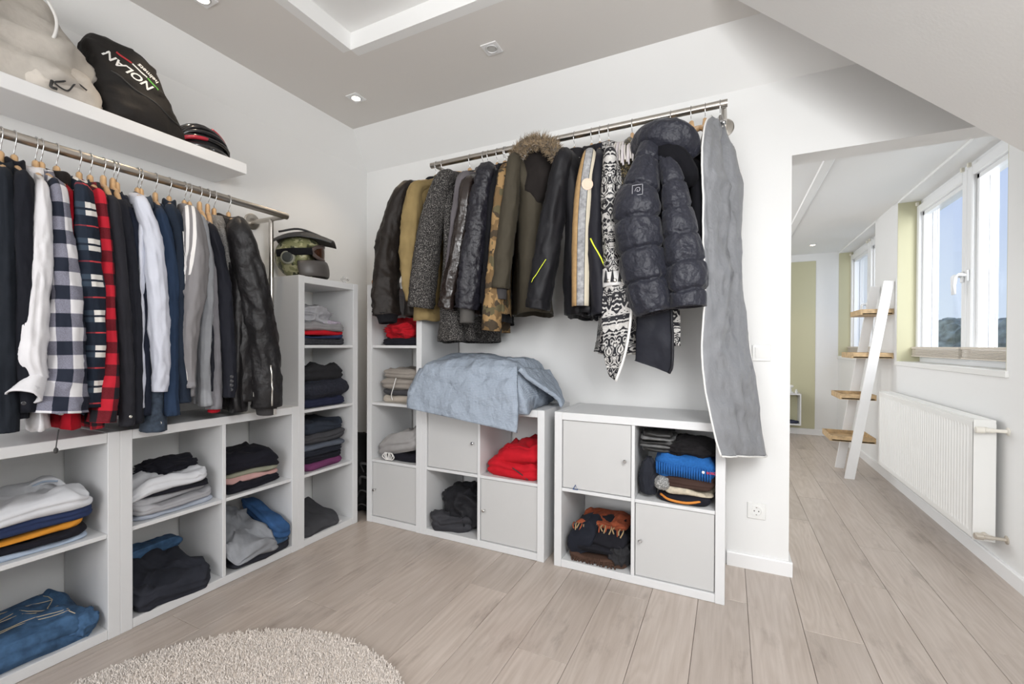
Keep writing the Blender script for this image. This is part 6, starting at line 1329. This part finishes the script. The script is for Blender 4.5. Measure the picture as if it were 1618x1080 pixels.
# bicycle helmet
BH = thing('bicycle_helmet', 'black and red vented bicycle helmet on the high shelf', 'helmet', (-2.29, 1.255, ZS))
ctr = np.array([-2.285, 1.255, ZS+0.012]); ax_ = np.array([0.092, 0.118, 0.128])
v = IV.copy(); v = v[:, :]*np.array([0.90, 0.90, 0.86])*ax_; v[:, 2] = np.maximum(v[:, 2], 0.0); v += ctr
mm = MB(); mm.add(v, IF_); mm.build('inner_shell', mat('dark_foam', (0.012, 0.012, 0.013), 0.7), BH, smooth=True)
BKG = mat('gloss_black_shell', (0.012, 0.012, 0.014), 0.18, coat=0.6); RDG = mat('gloss_red_shell', (0.45, 0.012, 0.035), 0.2, coat=0.6)
for k in range(-4, 5):
    pts = []; rad = []
    for q in range(13):
        a = math.pi*(0.02+0.96*q/12); lat = k/4.6*(0.75+0.25*math.sin(a))
        d = np.array([math.sin(lat*1.35)*math.sin(a)**0.6, -math.cos(a), math.cos(lat*1.35)*math.sin(a)]); pts.append(tuple(ctr+d*ax_*0.98)); rad.append((0.0085, 0.0115*(0.5+0.5*math.sin(a))))
    MB().tube(pts, rad, 8, up=(0, 0, 1)).build('rib', BKG, BH, smooth=True)
for k, (s0, s1, lat) in enumerate(((0.58, 0.80, 0.25), (0.12, 0.45, 0.92))):
    pts = []
    for q in range(9):
        a = math.pi*(s0+(s1-s0)*q/8); d = np.array([math.sin(lat*1.35)*math.sin(a)**0.6, -math.cos(a), math.cos(lat*1.35)*math.sin(a)]); pts.append(tuple(ctr+d*ax_*1.04))
    MB().tube(pts, (0.007, 0.013), 8).build('red_rib', RDG, BH, smooth=True)
pts = [tuple(ctr+np.array([ax_[0]*0.98*math.cos(2*math.pi*q/40), ax_[1]*0.98*math.sin(2*math.pi*q/40), 0.008])) for q in range(41)]
MB().tube(pts, (0.012, 0.006), 8).build('rim', BKG, BH, smooth=True)

# ------------------------------------------------------------------ motocross helmet on the tall shelf
HM = thing('motocross_helmet', 'camouflage motocross helmet with goggles and black peak', 'helmet', (-2.235, 1.765, 1.471))
CAMH = uvmat('helmet_camo', camofn([(0.24, 0.24, 0.12), (0.42, 0.40, 0.24), (0.07, 0.075, 0.045), (0.16, 0.17, 0.075)], 26.0), 0.35, bump=0.0, wr=0.0)
hc = np.array([-2.235, 1.765, 1.605]); fa = math.radians(38); fx = np.array([math.cos(fa), math.sin(fa), 0]); sd = np.array([-math.sin(fa), math.cos(fa), 0]); upv = np.array([0, 0, 1.])
HW = lambda f_, s_, z_: tuple(hc+fx*f_+sd*s_+upv*z_)
v = IV5*np.array([0.132, 0.112, 0.122])
# hollow out the face opening and flatten the underside
face = (v[:, 0] > 0.055) & (v[:, 2] < 0.055); v[face, 0] = 0.055+(v[face, 0]-0.055)*0.15
v[:, 2] = np.where(v[:, 2] < -0.02, -0.02+(v[:, 2]+0.02)*1.12, v[:, 2]); v[:, 2] = np.maximum(v[:, 2], -0.1335)
V = hc+v[:, :1]*fx+v[:, 1:2]*sd+v[:, 2:]*upv; mm = MB(); mm.add(V, IF5); mm.build('shell', CAMH, HM, smooth=True)
# chin guard: bent bar of rectangular section with vents
GRP = mat('grey_helmet_plastic', (0.085, 0.078, 0.075), 0.4); CH = []
for k in range(19):
    a = math.radians(-100+200*k/18); CH.append(HW(0.030+0.118*math.cos(a)**1 if math.cos(a) > 0 else 0.030+0.06*math.cos(a), 0.108*math.sin(a), -0.083+0.012*math.cos(a)))
ch = MB().tube(CH, (0.046, 0.011), 12, up=(0, 0, 1)).build('chin_guard', GRP, HM, smooth=True)
for s_, z_ in ((0.035, -0.075), (0.030, -0.100), (-0.035, -0.075), (-0.030, -0.100)): MB().lathe(HW(0.153-abs(s_)*0.35, s_, z_), tuple(fx), [(0.006, 0), (0.006, 0.002)], 12).build('vent', RUBBER, ch)
# goggles
GO = []
for k in range(25):
    a = 2*math.pi*k/24; GO.append(HW(0.128-0.045*abs(math.cos(a))**1.6, 0.078*math.cos(a), 0.020+0.040*math.sin(a)))
gf = MB().tube(GO, (0.011, 0.008), 10).build('goggle_frame', mat('brown_grey_frame', (0.10, 0.075, 0.068), 0.4), HM, smooth=True)
lv_ = []; lf = []
for i in range(9):
    for k in range(24):
        a = 2*math.pi*k/24; r_ = i/8; lv_.append(HW(0.134-0.050*abs(math.cos(a)*r_)**1.6, 0.074*math.cos(a)*r_, 0.020+0.036*math.sin(a)*r_))
for i in range(8): lf += [(i*24+k, i*24+(k+1) % 24, (i+1)*24+(k+1) % 24, (i+1)*24+k) for k in range(24)]
mm = MB(); mm.add(lv_, lf); mm.build('goggle_lens', mat('amber_dark_lens', (0.055, 0.022, 0.012), 0.06, coat=1.0), gf, smooth=True)
for sg in (-1, 1):
    MB().tube(bez([HW(0.085, 0.082*sg, 0.020), HW(0.03, 0.116*sg, 0.010), HW(-0.04, 0.114*sg, 0.005), HW(-0.10, 0.085*sg, 0.0)], 6), (0.020, 0.004), 8, up=(0, 0, 1)).build('goggle_strap', M_['blackB'], HM, smooth=True)
    d_ = sd*sg; c_ = np.array(HW(-0.035, 0.108*sg, -0.025))
    cp = MB().lathe(tuple(c_), tuple(d_), [(0.036, 0), (0.038, 0.006), (0.033, 0.011), (0.02, 0.012)], 28).build('ear_cap_ring', mat('sage_ring_%d' % sg, (0.28, 0.28, 0.22), 0.4), HM)
    MB().lathe(tuple(c_+d_*0.010), tuple(d_), [(0.028, 0), (0.028, 0.004), (0.02, 0.006)], 24).build('ear_cap', mat('ear_cap_dark_%d' % sg, (0.04, 0.045, 0.04), 0.45), cp)
# peak: curved plate standing over the brow, and the black cover over the crown
pk = []; NU, NV = 13, 15
for i in range(NU):
    for j in range(NV):
        f_ = -0.13+0.315*i/(NU-1); s_ = (j/(NV-1)*2-1)*(0.112-0.030*max(0, f_-0.05)/0.13); pk.append(HW(f_, s_, 0.142+0.010*math.sin(f_*14)-0.20*max(0, f_-0.03)**1.0*1.5-3.6*s_*s_-1.6*min(0, f_+0.02)**2*1.9))
n_ = len(pk); pk2 = [(p[0], p[1], p[2]-0.006) for p in pk]; fs = []
for i in range(NU-1):
    for j in range(NV-1): q = (i*NV+j, (i+1)*NV+j, (i+1)*NV+j+1, i*NV+j+1); fs += [q, tuple(n_+x for x in reversed(q))]
ed = [(i, 0) for i in range(NU)]+[(NU-1, j) for j in range(1, NV)]+[(i, NV-1) for i in range(NU-2, -1, -1)]+[(0, j) for j in range(NV-2, 0, -1)]
for k in range(len(ed)):
    (i, j), (i2, j2) = ed[k], ed[(k+1) % len(ed)]; fs.append((i*NV+j, i2*NV+j2, n_+i2*NV+j2, n_+i*NV+j))
mm = MB(); mm.add(pk+pk2, fs); pko = mm.build('peak', mat('matt_black_peak', (0.014, 0.014, 0.015), 0.5), HM, smooth=False)
for s_ in (-0.05, 0.05): MB().tube(bez([HW(-0.10, s_, 0.128), HW(0.0, s_*0.9, 0.150), HW(0.09, s_*0.6, 0.128), HW(0.165, s_*0.4, 0.095)], 5), 0.006, 8).build('peak_ridge', mat('matt_black_ridge', (0.016, 0.016, 0.017), 0.45), pko, smooth=True)
# crystal
import bmesh as _bm
m = MB(); m.lathe((-2.115, 1.985, 1.4715), (0, 0, 1), [(0.004, 0), (0.024, 0.020), (0.026, 0.026), (0.016, 0.040), (0.014, 0.041)], 9)
tag(m.build('glass_crystal', mat('clear_crystal', (0.95, 0.95, 0.95), 0.03, trans=0.85)), 'small clear faceted glass crystal beside the motocross helmet', 'crystal')
# little loop on the corner shelf
tag(MB().tube([(-2.005+0.0, 2.10+0.004*math.sin(2*math.pi*k/16), 1.471+0.020+0.017*math.sin(2*math.pi*k/16)) if False else (-2.000+0.014*math.cos(2*math.pi*k/16), 2.11, 1.4905+0.0165*math.sin(2*math.pi*k/16)) for k in range(17)], 0.0028, 8).build('leather_loop', mat('orange_brown_leather', (0.32, 0.13, 0.04), 0.5), smooth=True), 'small orange brown loop on the tall shelf in the corner', 'loop')
# dark rucksack pushed into the corner gap between the tall shelves
RS = thing('corner_rucksack', 'black rucksack standing on the floor in the room corner gap', 'rucksack', (-2.22, 2.25, 0))
crumple('sack', None, None, (-2.235, 2.24, 0.002), (0.30, 0.28, 0.50), F('black_rucksack', (0.014, 0.014, 0.015), wr=0.5), 91, 0.22, 0.3, parent=RS)
for k in range(4): MB().tube(bez([(-2.12+0.02*k, 2.06+0.01*k, 0.06+0.08*k), (-2.07, 2.075, 0.10+0.085*k), (-2.045+0.004*k, 2.12, 0.07+0.09*k), (-2.06, 2.18, 0.05+0.09*k)], 6), (0.004, 0.012), 8).build('strap', mat('grey_strap_%d' % k, (0.025, 0.025, 0.026), 0.7), RS, smooth=True)
# white print on the folded black shirt and the beanie mark
text_on('FRANCE', (-1.915, 2.0965, C4[(0, 3)][2]+0.014), (1, 0, 0), (0, 0, 1), 0.026, mat('faded_print', (0.45, 0.45, 0.45), 0.7), bpy.data.objects['printed_shirt'], 'lettering') if False else None
bz = C6[(1, 1)][2]+0.160
text_on('BOSCH', (-0.085, 2.0805, bz-0.004), (1, 0, 0), (0, 0, 1), 0.014, mat('red_mark', (0.60, 0.03, 0.05), 0.6), BN, 'lettering')
MB().lathe((-0.098, 2.0835, bz+0.001), (0, -1, 0), [(0.006, 0), (0.006, 0.002), (0.004, 0.003)], 14).build('logo', LETW, BN)
